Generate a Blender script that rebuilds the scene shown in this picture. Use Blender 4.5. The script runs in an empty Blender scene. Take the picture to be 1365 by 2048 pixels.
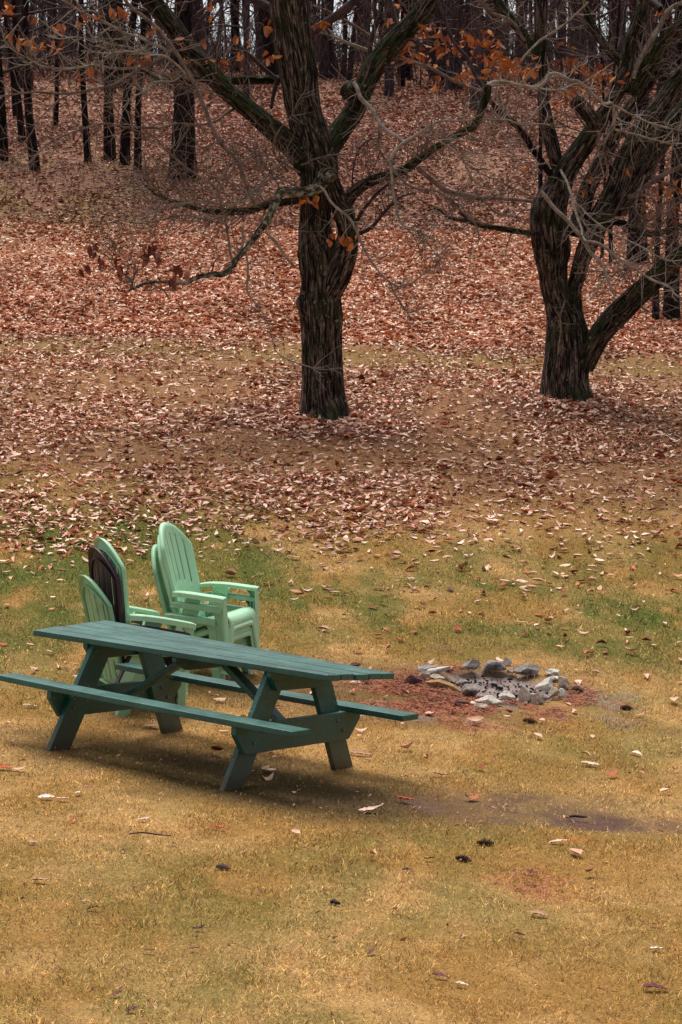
import bpy, math, random
import numpy as np
from mathutils import Vector, Matrix
random.seed(7)
RNG = np.random.default_rng(11)
scene = bpy.context.scene
C = scene.collection

# ------------------------------------------------------------------ camera
F = 4200.0; CXP, CYP, PW, PH = 682.5, 1024.0, 1365.0, 2048.0
PITCH = math.atan((1024 - 620) / F)
cam_d = bpy.data.cameras.new("camera"); cam = bpy.data.objects.new("camera", cam_d)
C.objects.link(cam); scene.camera = cam
cam.location = (0, 0, 0); cam.rotation_euler = (math.pi/2 - PITCH, 0, 0)
cam_d.sensor_fit = 'VERTICAL'; cam_d.sensor_height = 36.0
cam_d.lens = 36.0 * F / PH
cam_d.clip_start = 0.1; cam_d.clip_end = 1500
cam_d.dof.use_dof = True; cam_d.dof.focus_distance = 15.0; cam_d.dof.aperture_fstop = 20.0
scene.render.resolution_x = 682; scene.render.resolution_y = 1024

# ------------------------------------------------------------------ sky, sun, exposure
SUN_EL, SUN_AZ = math.radians(66), math.radians(-15)      # azimuth measured from +y (away) towards +x (right)
w = bpy.data.worlds.new("World"); scene.world = w; w.use_nodes = True
nt = w.node_tree; nt.nodes.clear()
wo = nt.nodes.new('ShaderNodeOutputWorld'); bg = nt.nodes.new('ShaderNodeBackground')
sk = nt.nodes.new('ShaderNodeTexSky'); sk.sky_type = 'NISHITA'; sk.sun_disc = False
sk.sun_elevation = SUN_EL; sk.sun_rotation = SUN_AZ
sk.air_density = 1.0; sk.dust_density = 3.0; sk.ozone_density = 1.5
hs = nt.nodes.new('ShaderNodeHueSaturation'); hs.inputs['Saturation'].default_value = 0.28
nt.links.new(sk.outputs[0], hs.inputs['Color']); nt.links.new(hs.outputs[0], bg.inputs['Color'])
bg.inputs['Strength'].default_value = 0.085
nt.links.new(bg.outputs[0], wo.inputs[0])
sun_d = bpy.data.lights.new("sun", 'SUN'); sun_d.energy = 2.0; sun_d.angle = math.radians(38)
sun_d.color = (1.0, 0.95, 0.88)
sun = bpy.data.objects.new("sun", sun_d); C.objects.link(sun)
sd = Vector((math.sin(SUN_AZ)*math.cos(SUN_EL), math.cos(SUN_AZ)*math.cos(SUN_EL), math.sin(SUN_EL)))
sun.rotation_euler = sd.to_track_quat('Z', 'Y').to_euler()
scene.view_settings.view_transform = 'Standard'; scene.view_settings.look = 'None'
scene.view_settings.gamma = 1.0; scene.view_settings.exposure = 0.94

# ------------------------------------------------------------------ numeric helpers
def lin(r, g, b):
    f = lambda c: ((c/255+0.055)/1.055)**2.4 if c > 10 else c/255/12.92
    return np.array([f(r), f(g), f(b)])
def hash3(ix, iy, iz):
    n = (ix*374761393 + iy*668265263 + iz*2147483647 + 1013) & 0xFFFFFFFF
    n = ((n ^ (n >> 13)) * 1274126177) & 0xFFFFFFFF
    n = (n ^ (n >> 16)) & 0xFFFFFFFF
    n = (n * 2246822519) & 0xFFFFFFFF
    return ((n ^ (n >> 15)) & 0xFFFFFF) / float(0xFFFFFF)
def vnoise(x, y, z=0.0):
    x, y, z = np.broadcast_arrays(np.asarray(x, float), np.asarray(y, float), np.asarray(z, float))
    xi, yi, zi = np.floor(x).astype(np.int64), np.floor(y).astype(np.int64), np.floor(z).astype(np.int64)
    fx, fy, fz = x-xi, y-yi, z-zi
    fx, fy, fz = [t*t*(3-2*t) for t in (fx, fy, fz)]
    r = 0
    for dx in (0, 1):
        for dy in (0, 1):
            for dz in (0, 1):
                wgt = (fx if dx else 1-fx)*(fy if dy else 1-fy)*(fz if dz else 1-fz)
                r = r + wgt*hash3(xi+dx, yi+dy, zi+dz)
    return r
def fbm(x, y, z=0.0, o=3):
    s = 0; a = 0.5; t = 0
    for k in range(o):
        s = s + a*vnoise(np.asarray(x)*2**k+k*17.3, np.asarray(y)*2**k+k*9.1, np.asarray(z)*2**k); t += a; a *= .5
    return s/t
def sstep(a, b, x):
    t = np.clip((np.asarray(x, float)-a)/(b-a), 0, 1); return t*t*(3-2*t)

# ------------------------------------------------------------------ terrain
_py = np.array([-30, 0, 5, 8, 10.5, 13, 14.5, 16.5, 18.6, 22, 24, 26.5, 28.2, 31, 34, 37.5, 42, 50, 57, 68, 80, 90, 110, 160, 400])
_pz = np.array([-1.5, -1.9, -2.45, -2.70, -2.84, -2.97, -3.01, -3.01, -2.84, -2.53, -2.19, -1.79, -1.50, -1.05, -.60, .12, 1.14, 3.3, 4.9, 7.1, 9.2, 9.9, 9.4, 8, 4])
_m = np.gradient(_pz, _py)
def prof(y):
    y = np.clip(np.asarray(y, float), -29.9, 399)
    i = np.clip(np.searchsorted(_py, y, side='right')-1, 0, len(_py)-2)
    h = _py[i+1]-_py[i]; t = (y-_py[i])/h
    return ((2*t**3-3*t**2+1)*_pz[i] + (t**3-2*t**2+t)*h*_m[i] + (-2*t**3+3*t**2)*_pz[i+1] + (t**3-t**2)*h*_m[i+1])
def ground(x, y):
    x = np.asarray(x, float); y = np.asarray(y, float)
    s = np.interp(y, [0, 16, 28, 34, 50, 90], [.075, .075, .05, .036, .02, .0])
    xx = 30*np.tanh(x/30)
    z = prof(y) - s*xx
    amp = np.interp(y, [0, 12, 20, 30, 45, 80], [.02, .025, .06, .09, .25, .5])
    keep = 1 - np.exp(-(((x+.9)/1.6)**2 + ((y-13.5)/1.6)**2))
    z = z + amp*keep*(fbm(x*.35+5, y*.25, 3.3, 3)-.5)
    # rough little bank of drifted leaves on the far side of the terrace, at the left
    z = z + .22*np.exp(-((y-36.2)/.8)**2)*sstep(1.5, -2.0, x)
    # micro relief of turf
    z = z + .012*(vnoise(x*6, y*6, 1.7)-.5)*np.interp(y, [0, 30, 60], [1, 2.5, 4])
    # fire pit: shallow bowl
    return z
def ray(px, py):
    vx = (px-CXP)/F; vy = -(py-CYP)/F
    c, s = math.cos(PITCH), math.sin(PITCH)
    d = np.array([vx, c + s*vy, -s + c*vy])
    return d/d[1]
def P(px, py, Y):
    return ray(px, py)*Y
_G = {}
def gpt(px, py, y0=5.0, y1=130.0):
    """the ground point seen at a pixel of the 1365 x 2048 photograph"""
    d = ray(px, py); ys = np.arange(y0, y1, .02)
    z = ground(d[0]*ys, ys); below = d[2]*ys <= z
    if not below.any(): return None
    i = int(np.argmax(below)); Y = ys[i]
    return np.array([d[0]*Y, Y, float(ground(d[0]*Y, Y))])

# ------------------------------------------------------------------ object helpers
def new_mesh(name, verts, faces, mat=None, smooth=True, attrs=None, mats=None):
    verts = np.asarray(verts, dtype=np.float32)
    me = bpy.data.meshes.new(name)
    if isinstance(faces, np.ndarray):
        nf, k = faces.shape
        me.vertices.add(len(verts)); me.vertices.foreach_set('co', verts.ravel())
        me.loops.add(nf*k); me.loops.foreach_set('vertex_index', faces.astype(np.int32).ravel())
        me.polygons.add(nf); me.polygons.foreach_set('loop_start', np.arange(0, nf*k, k, dtype=np.int32))
        me.update(calc_edges=True)
    else:
        me.from_pydata([tuple(map(float, v)) for v in verts], [], faces)
        me.update()
    if smooth:
        me.polygons.foreach_set('use_smooth', np.ones(len(me.polygons), dtype=bool))
    if attrs:
        for an, (typ, arr) in attrs.items():
            a = me.attributes.new(an, typ, 'POINT')
            key = 'color' if 'COLOR' in typ else ('vector' if 'VECTOR' in typ else 'value')
            a.data.foreach_set(key, np.asarray(arr, dtype=np.float32).ravel())
    for m in (mats or ([mat] if mat else [])): me.materials.append(m)
    return me
def link(name, me, parent=None):
    o = bpy.data.objects.new(name, me); C.objects.link(o)
    if parent is not None: o.parent = parent
    return o
def tag(o, label=None, cat=None, group=None, kind=None):
    if label: o['label'] = label
    if cat: o['category'] = cat
    if group: o['group'] = group
    if kind: o['kind'] = kind
    return o
def empty(name, loc=(0, 0, 0), rot=None):
    o = bpy.data.objects.new(name, None); C.objects.link(o)
    o.location = [float(v) for v in loc]; o.empty_display_size = .2
    if rot is not None: o.rotation_euler = rot
    return o
class MB:
    """collects pieces (python lists) into one mesh"""
    def __init__(s): s.v = []; s.f = []
    def add(s, vs, fs):
        b = len(s.v); s.v += [tuple(map(float, v)) for v in vs]; s.f += [tuple(i+b for i in f) for f in fs]
    def beam(s, p0, p1, wdir, wid, thk, nseg=1, cut0=None, cut1=None):
        """a board from p0 to p1; wid along wdir, thk along the third axis"""
        p0, p1 = np.array(p0, float), np.array(p1, float); d = p1-p0; d /= np.linalg.norm(d)
        wd = np.array(wdir, float); wd -= d*(wd@d); wd /= np.linalg.norm(wd); td = np.cross(d, wd)
        vs = []
        for k in range(nseg+1):
            c = p0+(p1-p0)*k/nseg
            for a, b in ((-1, -1), (1, -1), (1, 1), (-1, 1)):
                vs.append(c+wd*a*wid/2+td*b*thk/2)
        fs = [(0, 3, 2, 1), tuple(4*nseg+i for i in (0, 1, 2, 3))]
        for k in range(nseg):
            b = 4*k
            for i in range(4):
                j = (i+1) % 4; fs.append((b+i, b+j, b+4+j, b+4+i))
        s.add(vs, fs)
    def prism(s, poly, x0, x1):
        """polygon in (y,z) extruded along x"""
        n = len(poly); vs = [(x0, p[0], p[1]) for p in poly]+[(x1, p[0], p[1]) for p in poly]
        s.add(vs, [tuple(range(n))[::-1], tuple(range(n, 2*n))]+[(i, (i+1) % n, n+(i+1) % n, n+i) for i in range(n)])
    def cyl(s, c, axis, r, h, n=10):
        c = np.array(c, float); a = np.array(axis, float); a /= np.linalg.norm(a)
        u = np.cross(a, [0, 0, 1] if abs(a[2]) < .9 else [1, 0, 0]); u /= np.linalg.norm(u); v = np.cross(a, u)
        vs = []
        for e in (0, 1):
            for i in range(n):
                t = 2*math.pi*i/n; vs.append(c+a*h*e+(u*math.cos(t)+v*math.sin(t))*r)
        s.add(vs, [tuple(range(n))[::-1], tuple(range(n, 2*n))]+[(i, (i+1) % n, n+(i+1) % n, n+i) for i in range(n)])
    def build(s, name, mat, parent=None, smooth=False, bevel=0, warp=None, solid=0, seg=2, sub=0):
        v = s.v if warp is None else [warp(q) for q in s.v]
        me = new_mesh(name, np.array(v), s.f, mat, smooth)
        import bmesh
        bm = bmesh.new(); bm.from_mesh(me); bmesh.ops.recalc_face_normals(bm, faces=bm.faces); bm.to_mesh(me); bm.free()
        o = link(name, me, parent)
        if solid:
            m = o.modifiers.new('solid', 'SOLIDIFY'); m.thickness = solid; m.offset = 0
        if bevel:
            m = o.modifiers.new('bevel', 'BEVEL'); m.width = bevel; m.segments = seg; m.limit_method = 'ANGLE'
            m.angle_limit = math.radians(35)
            me.polygons.foreach_set('use_smooth', np.ones(len(me.polygons), dtype=bool))
            wn = o.modifiers.new('wn', 'WEIGHTED_NORMAL'); wn.keep_sharp = True
        return o

# ------------------------------------------------------------------ materials
class NT:
    def __init__(s, name, rough=.9, spec=.2):
        s.m = bpy.data.materials.new(name); s.m.use_nodes = True; s.t = s.m.node_tree
        s.b = s.t.nodes['Principled BSDF']; s.b.inputs['Roughness'].default_value = rough
        s.b.inputs['Specular IOR Level'].default_value = spec
    def n(s, typ, **kw):
        nd = s.t.nodes.new(typ)
        for k, v in kw.items():
            if k.startswith('i_'):
                key = k[2:].replace('_', ' ')
                nd.inputs[key].default_value = v
            else: setattr(nd, k, v)
        return nd
    def l(s, a, b): s.t.links.new(a, b)
    def coord(s, kind='Object', scale=(1, 1, 1)):
        tc = s.n('ShaderNodeTexCoord'); mp = s.n('ShaderNodeMapping'); mp.inputs['Scale'].default_value = scale
        s.l(tc.outputs[kind], mp.inputs[0]); return mp.outputs[0]
    def attr(s, name, scale=None):
        a = s.n('ShaderNodeAttribute', attribute_name=name)
        if scale is None: return a
        mp = s.n('ShaderNodeMapping'); mp.inputs['Scale'].default_value = scale
        s.l(a.outputs['Vector'], mp.inputs[0]); return mp.outputs[0]
    def noise(s, vec, sc, det=4, rough=.6):
        nz = s.n('ShaderNodeTexNoise'); nz.inputs['Scale'].default_value = sc
        nz.inputs['Detail'].default_value = det; nz.inputs['Roughness'].default_value = rough
        if vec is not None: s.l(vec, nz.inputs['Vector'])
        return nz.outputs['Fac']
    def ramp(s, fac, stops, interp='LINEAR'):
        r = s.n('ShaderNodeValToRGB'); cr = r.color_ramp; cr.interpolation = interp
        while len(cr.elements) < len(stops): cr.elements.new(.5)
        for e, (p, c) in zip(cr.elements, stops):
            e.position = p; e.color = (*[float(q) for q in (c if hasattr(c, '__len__') else (c, c, c))], 1)
        s.l(fac, r.inputs[0]); return r.outputs[0]
    def mix(s, fac, a, b, mode='MIX'):
        m = s.n('ShaderNodeMix', data_type='RGBA', blend_type=mode)
        for sock, v in ((m.inputs[0], fac), (m.inputs[6], a), (m.inputs[7], b)):
            if hasattr(v, 'is_linked') or hasattr(v, 'links'): s.l(v, sock)
            elif hasattr(v, '__len__'): sock.default_value = (*[float(q) for q in v], 1)
            else: sock.default_value = v
        return m.outputs[2]
    def math(s, op, a, b=0):
        m = s.n('ShaderNodeMath', operation=op)
        for sock, v in ((m.inputs[0], a), (m.inputs[1], b)):
            if hasattr(v, 'links'): s.l(v, sock)
            else: sock.default_value = v
        return m.outputs[0]
    def bump(s, h, strength=.5, dist=.01):
        b = s.n('ShaderNodeBump'); b.inputs['Strength'].default_value = strength; b.inputs['Distance'].default_value = dist
        s.l(h, b.inputs['Height']); s.l(b.outputs[0], s.b.inputs['Normal'])
    def out(s, col):
        if hasattr(col, 'links'): s.l(col, s.b.inputs['Base Color'])
        else: s.b.inputs['Base Color'].default_value = (*[float(q) for q in col], 1)
        return s.m

def mat_ground():
    t = NT('ground_soil_turf', .95, .08); a = t.attr('col')
    v = t.coord('Object')
    n1 = t.noise(v, 60, 6, .8); n2 = t.noise(v, 9, 5, .7)
    c = t.mix(1.0, a.outputs['Color'], t.ramp(n1, [(.3, .35), (.5, .95), (.7, 1.6)]), 'MULTIPLY')
    c = t.mix(1.0, c, t.ramp(n2, [(.3, .8), (.7, 1.15)]), 'MULTIPLY')
    t.bump(n1, .6, .02); return t.out(c)
def mat_blades():
    t = NT('grass_blades', .75, .15); a = t.attr('col')
    g = t.n('ShaderNodeNewGeometry')
    c = t.mix(1.0, a.outputs['Color'], t.ramp(g.outputs['Random Per Island'], [(0, .65), (.6, 1.0), (1, 1.35)]), 'MULTIPLY')
    return t.out(c)
def mat_leaves(name, stops, rough=.7):
    t = NT(name, rough, .25); g = t.n('ShaderNodeNewGeometry'); v = t.coord('Object')
    c = t.ramp(g.outputs['Random Per Island'], stops)
    n = t.noise(v, 30, 3); c = t.mix(1.0, c, t.ramp(n, [(.3, .72), (.7, 1.15)]), 'MULTIPLY')
    n2 = t.noise(t.coord('Object', (.5, .28, .28)), 1.0, 4, .65); c = t.mix(1.0, c, t.ramp(n2, [(.33, (.78, .74, .70)), (.60, (1.2, 1.22, 1.2))]), 'MULTIPLY')
    return t.out(c)
def mat_bark(name, dark, ridge, moss_amt=.5, lichen=.35, lcol=lin(138, 140, 118), moss=lin(74, 86, 40), scale=1.0, moss_col2=None):
    t = NT(name, .95, .12)
    v = t.attr('bk', (30*scale, 30*scale, 3.6*scale)); vo = t.coord('Object')
    n0 = t.n('ShaderNodeTexNoise'); n0.inputs['Scale'].default_value = 1.0; n0.inputs['Detail'].default_value = 6; n0.inputs['Roughness'].default_value = .7; n0.inputs['Distortion'].default_value = .9; t.l(v, n0.inputs['Vector']); n = n0.outputs['Fac']; fine = t.noise(vo, 30.0, 5, .75)
    c = t.ramp(n, [(.34, dark*.35), (.47, dark), (.60, ridge), (.78, ridge*1.35)])
    c = t.mix(1.0, c, t.ramp(fine, [(.3, .55), (.7, 1.35)]), 'MULTIPLY')
    mo = t.noise(vo, 2.3, 6, .7); mo2 = t.noise(vo, 22, 4, .7)
    geo = t.n('ShaderNodeNewGeometry'); sp = t.n('ShaderNodeSeparateXYZ'); t.l(geo.outputs['Normal'], sp.inputs[0])
    up = t.math('MULTIPLY', sp.outputs[2], .10)
    mf = t.math('ADD', mo, up); mf = t.math('ADD', mf, t.math('MULTIPLY', t.math('SUBTRACT', mo2, .5), .35))
    m = t.ramp(mf, [(.66-.22*moss_amt, 0), (.74-.22*moss_amt, .85)])
    mc = t.mix(t.ramp(mo2, [(.35, 0), (.65, 1)]), moss*.25, moss*1.2); mc = t.mix(t.ramp(n, [(.4, .8), (.55, 0)]), mc, dark*.5)
    c = t.mix(m, c, mc)
    li = t.noise(vo, 14, 3, .6)
    c = t.mix(t.ramp(li, [(.78-.25*lichen, 0), (.82-.25*lichen, .7)]), c, lcol)
    vo2 = t.n('ShaderNodeTexVoronoi', feature='DISTANCE_TO_EDGE'); vo2.inputs['Scale'].default_value = .62
    wn = t.n('ShaderNodeMix', data_type='VECTOR'); wn.inputs[0].default_value = .45; t.l(v, wn.inputs[4]); t.l(n0.outputs['Color'], wn.inputs[5]); t.l(wn.outputs[1], vo2.inputs['Vector'])
    crk = t.ramp(vo2.outputs['Distance'], [(.0, .25), (.10, 1.0)]); c = t.mix(1.0, c, crk, 'MULTIPLY')
    h = t.math('ADD', n, t.math('MULTIPLY', fine, .4)); h = t.math('ADD', h, t.math('MULTIPLY', crk, .5))
    t.bump(h, .9, .03); return t.out(c)
def mat_twig(name, c1, c2):
    t = NT(name, .85, .2); v = t.coord('Object'); n = t.noise(v, 9, 4)
    return t.out(t.mix(t.ramp(n, [(.35, 0), (.65, 1)]), c1, c2))
def mat_green_paint():
    t = NT('green_wood_paint', .45, .6)
    v = t.coord('Object', (1.4, 26, 26)); vo = t.coord('Object')
    g = t.noise(v, 2.0, 6, .7); crack = t.noise(t.coord('Object', (2.2, 75, 75)), 1.2, 4, .6)
    base = t.mix(t.ramp(g, [(.3, 0), (.7, 1)]), lin(12, 64, 57), lin(20, 84, 75))
    wear = t.noise(vo, 3.5, 5, .7)
    base = t.mix(t.ramp(wear, [(.42, 0), (.72, .6)]), base, lin(58, 112, 104))
    base = t.mix(t.ramp(crack, [(.27, 1), (.33, 0)]), base, lin(16, 38, 38))
    sp = t.noise(vo, 60, 2); base = t.mix(t.ramp(sp, [(.70, 0), (.72, .8)]), base, lin(175, 165, 145))
    # soil splashed and soaked into the feet
    tc = t.n('ShaderNodeTexCoord'); s3 = t.n('ShaderNodeSeparateXYZ'); t.l(tc.outputs['Object'], s3.inputs[0])
    zz = t.math('ADD', s3.outputs[2], t.math('MULTIPLY', t.noise(vo, 9, 4), -.09))
    base = t.mix(t.ramp(zz, [(.015, 1), (.04, 0)]), base, lin(26, 26, 22))
    zr = t.math('ADD', s3.outputs[2], t.math('MULTIPLY', t.noise(vo, 5, 4), -.25))
    base = t.mix(t.ramp(zr, [(.0, .6), (.16, 0)]), base, lin(74, 76, 62))
    t.bump(t.math('ADD', g, t.math('MULTIPLY', crack, .8)), .35, .004)
    t.l(t.ramp(wear, [(.3, .38), (.7, .6)]), t.b.inputs['Roughness'])
    return t.out(base)
def mat_plastic(name, c, dirt=.35, dirtc=lin(88, 98, 80), sss=0.0):
    t = NT(name, .42, .4); vo = t.coord('Object')
    n = t.noise(vo, 7, 6, .75); n2 = t.noise(vo, 60, 3)
    col = t.mix(t.ramp(n, [(.3, .0), (.75, .35)]), c, c*.8)
    geo = t.n('ShaderNodeNewGeometry')
    col = t.mix(t.ramp(n, [(.62-.2*dirt, 0), (.85-.1*dirt, dirt)]), col, dirtc)
    t.bump(n2, .12, .002); t.l(t.ramp(n, [(.3, .38), (.7, .6)]), t.b.inputs['Roughness'])
    return t.out(col)
def mat_stone(name, c1, c2, soot=.0):
    t = NT(name, .9, .2); vo = t.coord('Object')
    n = t.noise(vo, 5, 6, .7); n2 = t.noise(vo, 38, 5, .7); n3 = t.noise(vo, 3.1, 4, .6)
    c = t.mix(t.ramp(n, [(.35, 0), (.65, 1)]), c1, c2)
    c = t.mix(1.0, c, t.ramp(n2, [(.3, .62), (.7, 1.25)]), 'MULTIPLY')
    if soot: c = t.mix(t.ramp(n3, [(.62-soot*.3, 0), (.72-soot*.3, .85)]), c, lin(38, 34, 38))
    t.bump(t.math('ADD', n, t.math('MULTIPLY', n2, .4)), .8, .02); return t.out(c)
def mat_flat(name, c, rough=.8, spec=.2, sc=20, var=.3):
    t = NT(name, rough, spec); n = t.noise(t.coord('Object'), sc, 4)
    return t.out(t.mix(t.ramp(n, [(.3, 0), (.7, 1)]), c*(1-var), c*(1+var)))

M_GROUND = mat_ground(); M_BLADE = mat_blades()
PALE, TAN, RUST, DARK, RED = lin(234, 200, 182), lin(206, 158, 132), lin(176, 88, 50), lin(92, 46, 34), lin(140, 52, 34)
M_LEAF_NEAR = mat_leaves('fallen_leaves_lawn', [(0, PALE), (.3, lin(205, 165, 142)), (.55, TAN), (.75, RUST), (.9, DARK), (1, RED)])
M_LEAF_MID = mat_leaves('fallen_leaves_terrace', [(0, lin(238, 208, 190)), (.42, lin(222, 180, 160)), (.66, TAN), (.78, lin(170, 108, 84)), (.9, RUST), (1, DARK)])
M_LEAF_HILL = mat_leaves('fallen_leaves_hill', [(0, lin(240, 212, 194)), (.34, lin(230, 192, 170)), (.58, lin(208, 154, 126)), (.76, lin(190, 116, 80)), (.93, RUST), (1, DARK)])
M_LEAF_FAR = mat_leaves('fallen_leaves_woods', [(0, lin(206, 162, 146)), (.35, lin(178, 130, 112)), (.7, lin(148, 100, 84)), (1, lin(98, 60, 52))])
M_ORANGE = mat_leaves('orange_dead_leaves', [(0, lin(206, 132, 52)), (.35, lin(184, 106, 56)), (.7, lin(146, 80, 50)), (1, lin(192, 138, 108))])
M_BROWNLEAF = mat_leaves('brown_hanging_leaves', [(0, lin(130, 66, 46)), (.5, lin(96, 48, 38)), (1, lin(160, 96, 74))])
M_BARK_A = mat_bark('chestnut_bark', lin(38, 31, 28), lin(128, 108, 98), .66, .5, moss=lin(62, 68, 42))
M_BARK_LIMB = mat_bark('mossy_limb_bark', lin(32, 27, 23), lin(100, 86, 72), .86, .55, moss=lin(64, 74, 44))
M_BARK_LICHEN = mat_bark('lichened_branch_bark', lin(58, 52, 42), lin(132, 124, 106), .42, 1.05, moss=lin(98, 102, 58), lcol=lin(170, 164, 146))
M_BARK_DARK = mat_bark('dark_wood_bark', lin(24, 18, 20), lin(52, 40, 42), .1, .05)
M_BARK_FAR2 = mat_bark('far_wood_grey_bark', lin(70, 56, 60), lin(108, 92, 94), .1, .05)
M_BARK_FAR = mat_bark('far_wood_bark', lin(56, 44, 50), lin(90, 74, 78), .1, .05)
M_TWIG = mat_twig('grey_twig', lin(86, 68, 62), lin(130, 112, 102))
M_TWIG_PALE = mat_twig('pale_twig', lin(108, 96, 86), lin(156, 144, 132))
M_TWIG_DARK = mat_twig('dark_twig', lin(46, 34, 36), lin(78, 60, 60))
M_PAINT = mat_green_paint()
M_MINT = mat_plastic('mint_plastic', lin(166, 214, 176), .35)
M_MINT_DIRTY = mat_plastic('weathered_mint_plastic', lin(140, 188, 150), .65, lin(100, 116, 100))
M_BROWNP = mat_plastic('dark_brown_plastic', lin(56, 36, 46), .15, lin(80, 66, 70))
M_METAL = mat_flat('galvanised_bolt', lin(88, 96, 92), .5, .5)

# ------------------------------------------------------------------ ground colour (what grows or lies where, plus shade painted in below the table)
PIT = gpt(985, 1372); MUD1 = gpt(930, 1620); MUD2 = gpt(1225, 1645); NEEDLE2 = gpt(1060, 1775); NEEDLE1 = gpt(1150, 1682); TREE_A = gpt(652, 838)
TREE_B = gpt(1135, 800)
def ell(x, y, cx, cy, rx, ry, ang=0, soft=.35, nz=.5, ns=1.5):
    c, s = math.cos(ang), math.sin(ang); dx, dy = x-cx, y-cy
    r = np.sqrt(((dx*c+dy*s)/rx)**2 + ((-dx*s+dy*c)/ry)**2) + nz*(fbm(x*ns, y*ns, cx, 3)-.5)
    return 1-sstep(1-soft, 1+soft, r)
def masks(x, y):
    m = {}
    m['green'] = np.clip(.36*sstep(.40, .60, fbm(x*.55+3, y*.4, .5, 4))
        + .62*np.exp(-((y-19.8)/2.0)**2)*sstep(.36, .58, fbm(x*1.1+9, y*.6, 2.2, 4))
        + .6*np.exp(-((y-17.8)/2.0)**2)*sstep(.4, -1.2, x)*sstep(.35, .6, fbm(x*.9+1, y*.5, 6.2, 4))
        + 1.1*np.exp(-((y-20.8)/2.6)**2)*sstep(.2, -1.8, x)
        + .25*np.exp(-((y-33.2)/.8)**2)*sstep(1.0, 2.5, x)
        + .5*np.exp(-((y-47)/3)**2)*sstep(-2.6, -4, x), 0, 1)
    m['under'] = ell(x, y, -.62, 12.85, 1.5, .72, -.55, .5, 1.0)  # mossy brown ground below the table, also covering its painted shade
    m['soil'] = np.clip(ell(x, y, PIT[0]-1.1, PIT[1]-.6, 1.5, 1.0, 0, .5, .8), 0, 1)*.8
    m['needle'] = ell(x, y, PIT[0]-.25, PIT[1]-.5, 1.0, .95, 0, .6, 1.5, 2.2)
    m['needle2'] = .32*np.maximum(.8*ell(x, y, NEEDLE2[0], NEEDLE2[1], .16, .38, 0, .8, 1.6, 4), ell(x, y, NEEDLE1[0], NEEDLE1[1], .14, .12, 0, .8, 1.4, 5))
    m['ash'] = ell(x, y, PIT[0], PIT[1], .5, .48, 0, .25, .3, 4)
    m['mud'] = np.maximum(.75*ell(x, y, MUD1[0], MUD1[1], .45, .30, -.1, .55, 2.6, 3.2), ell(x, y, MUD2[0], MUD2[1], .42, .30, .1, .4, 1.9, 3.2))
    m['mud'] = np.maximum(m['mud'], .6*ell(x, y, (MUD1[0]+MUD2[0])/2-.1, MUD2[1]+.15, .95, .5, 0, .7, 2.2, 2.5))
    m['leafzone'] = sstep(22.5, 26, y + 2.5*(fbm(x*.4, y*.3, 8, 3)-.5))
    # turf strip on the terrace lip
    m['strip'] = np.exp(-((y-33.0)/.9)**2)
    m['hill'] = sstep(34.1, 34.7, y+.5*(fbm(x*.8, y*.8, 4, 3)-.5))
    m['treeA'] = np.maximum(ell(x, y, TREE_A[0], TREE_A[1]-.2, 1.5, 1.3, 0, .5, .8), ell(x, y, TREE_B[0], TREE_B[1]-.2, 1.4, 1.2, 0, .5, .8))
    return m
DRY, DRY2, GREEN, GREEN2 = lin(228, 180, 114), lin(200, 152, 84), lin(132, 128, 56), lin(104, 120, 50)
def gcol(x, y, m=None, blade=False):
    m = m or masks(x, y)
    def lerp(a, b, t): t = np.asarray(t)[:, None]; return a*(1-t)+b*t
    n = fbm(x*1.7, y*1.2, 6, 4)
    c = lerp(DRY[None]*np.ones((len(x), 1)), DRY2[None], sstep(.35, .65, n))
    pg = fbm(x*3.1, y*1.6, 1, 4); g1 = m['green']*sstep(.36, .60, pg+.12*m['green']); g2 = m['green']*sstep(.48, .66, fbm(x*2.4+4, y*1.2, 12, 4))
    if blade: g1 = (RNG.random(len(x)) < g1*.85)*.9; g2 = (RNG.random(len(x)) < g2*.7)*.8
    c = lerp(c, GREEN[None], g1*.9); c = lerp(c, GREEN2[None], g2*.75)
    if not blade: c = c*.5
    c = lerp(c, lin(164, 118, 86)[None]*(.95 if blade else .72), m['leafzone']*.8)
    c = lerp(c, lin(128, 106, 60)[None], m['strip']*.6)
    c = lerp(c, lin(104, 78, 48)[None], m['soil'])
    c = lerp(c, lin(88, 72, 42)[None]*(1.0 if blade else .7), m['under']*.92)  # brown mossy earth, darkened further to paint in the table's shade
    c = lerp(c, lin(168, 120, 92)[None], m['hill']); c = lerp(c, lin(140, 102, 82)[None], sstep(41, 47, y+3*(fbm(x*.3, y*.2, 2, 3)-.5))); c = lerp(c, lin(128, 104, 66)[None], np.clip(m['hill']*np.exp(-((y-46.5)/4.5)**2)*sstep(-2.0, -4.8, x)*sstep(.35, .6, fbm(x*1.1, y*.7, 3, 4)), 0, .7))
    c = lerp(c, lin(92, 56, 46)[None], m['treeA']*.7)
    c = lerp(c, lin(164, 106, 76)[None], m['needle']*.8*sstep(.4, .6, fbm(x*3, y*3, 2, 3)))
    c = lerp(c, lin(196, 118, 70)[None], m['needle2'])
    c = lerp(c, lin(134, 118, 112)[None], m['needle']*sstep(.5, .6, fbm(x*2.3+7, y*2.3, 2, 4))*.8)
    if not blade:
        c = lerp(c, lin(102, 78, 62)[None], np.minimum(1.35*m['mud'], 1)*(.65+.45*sstep(.3, .6, fbm(x*6, y*4, 3, 3))))
        c = lerp(c, lin(146, 130, 124)[None], m['ash']); c = lerp(c, lin(84, 70, 70)[None], m['ash']*.85*sstep(.5, .62, fbm(x*9, y*9, 5, 3)))
    return c

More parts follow.
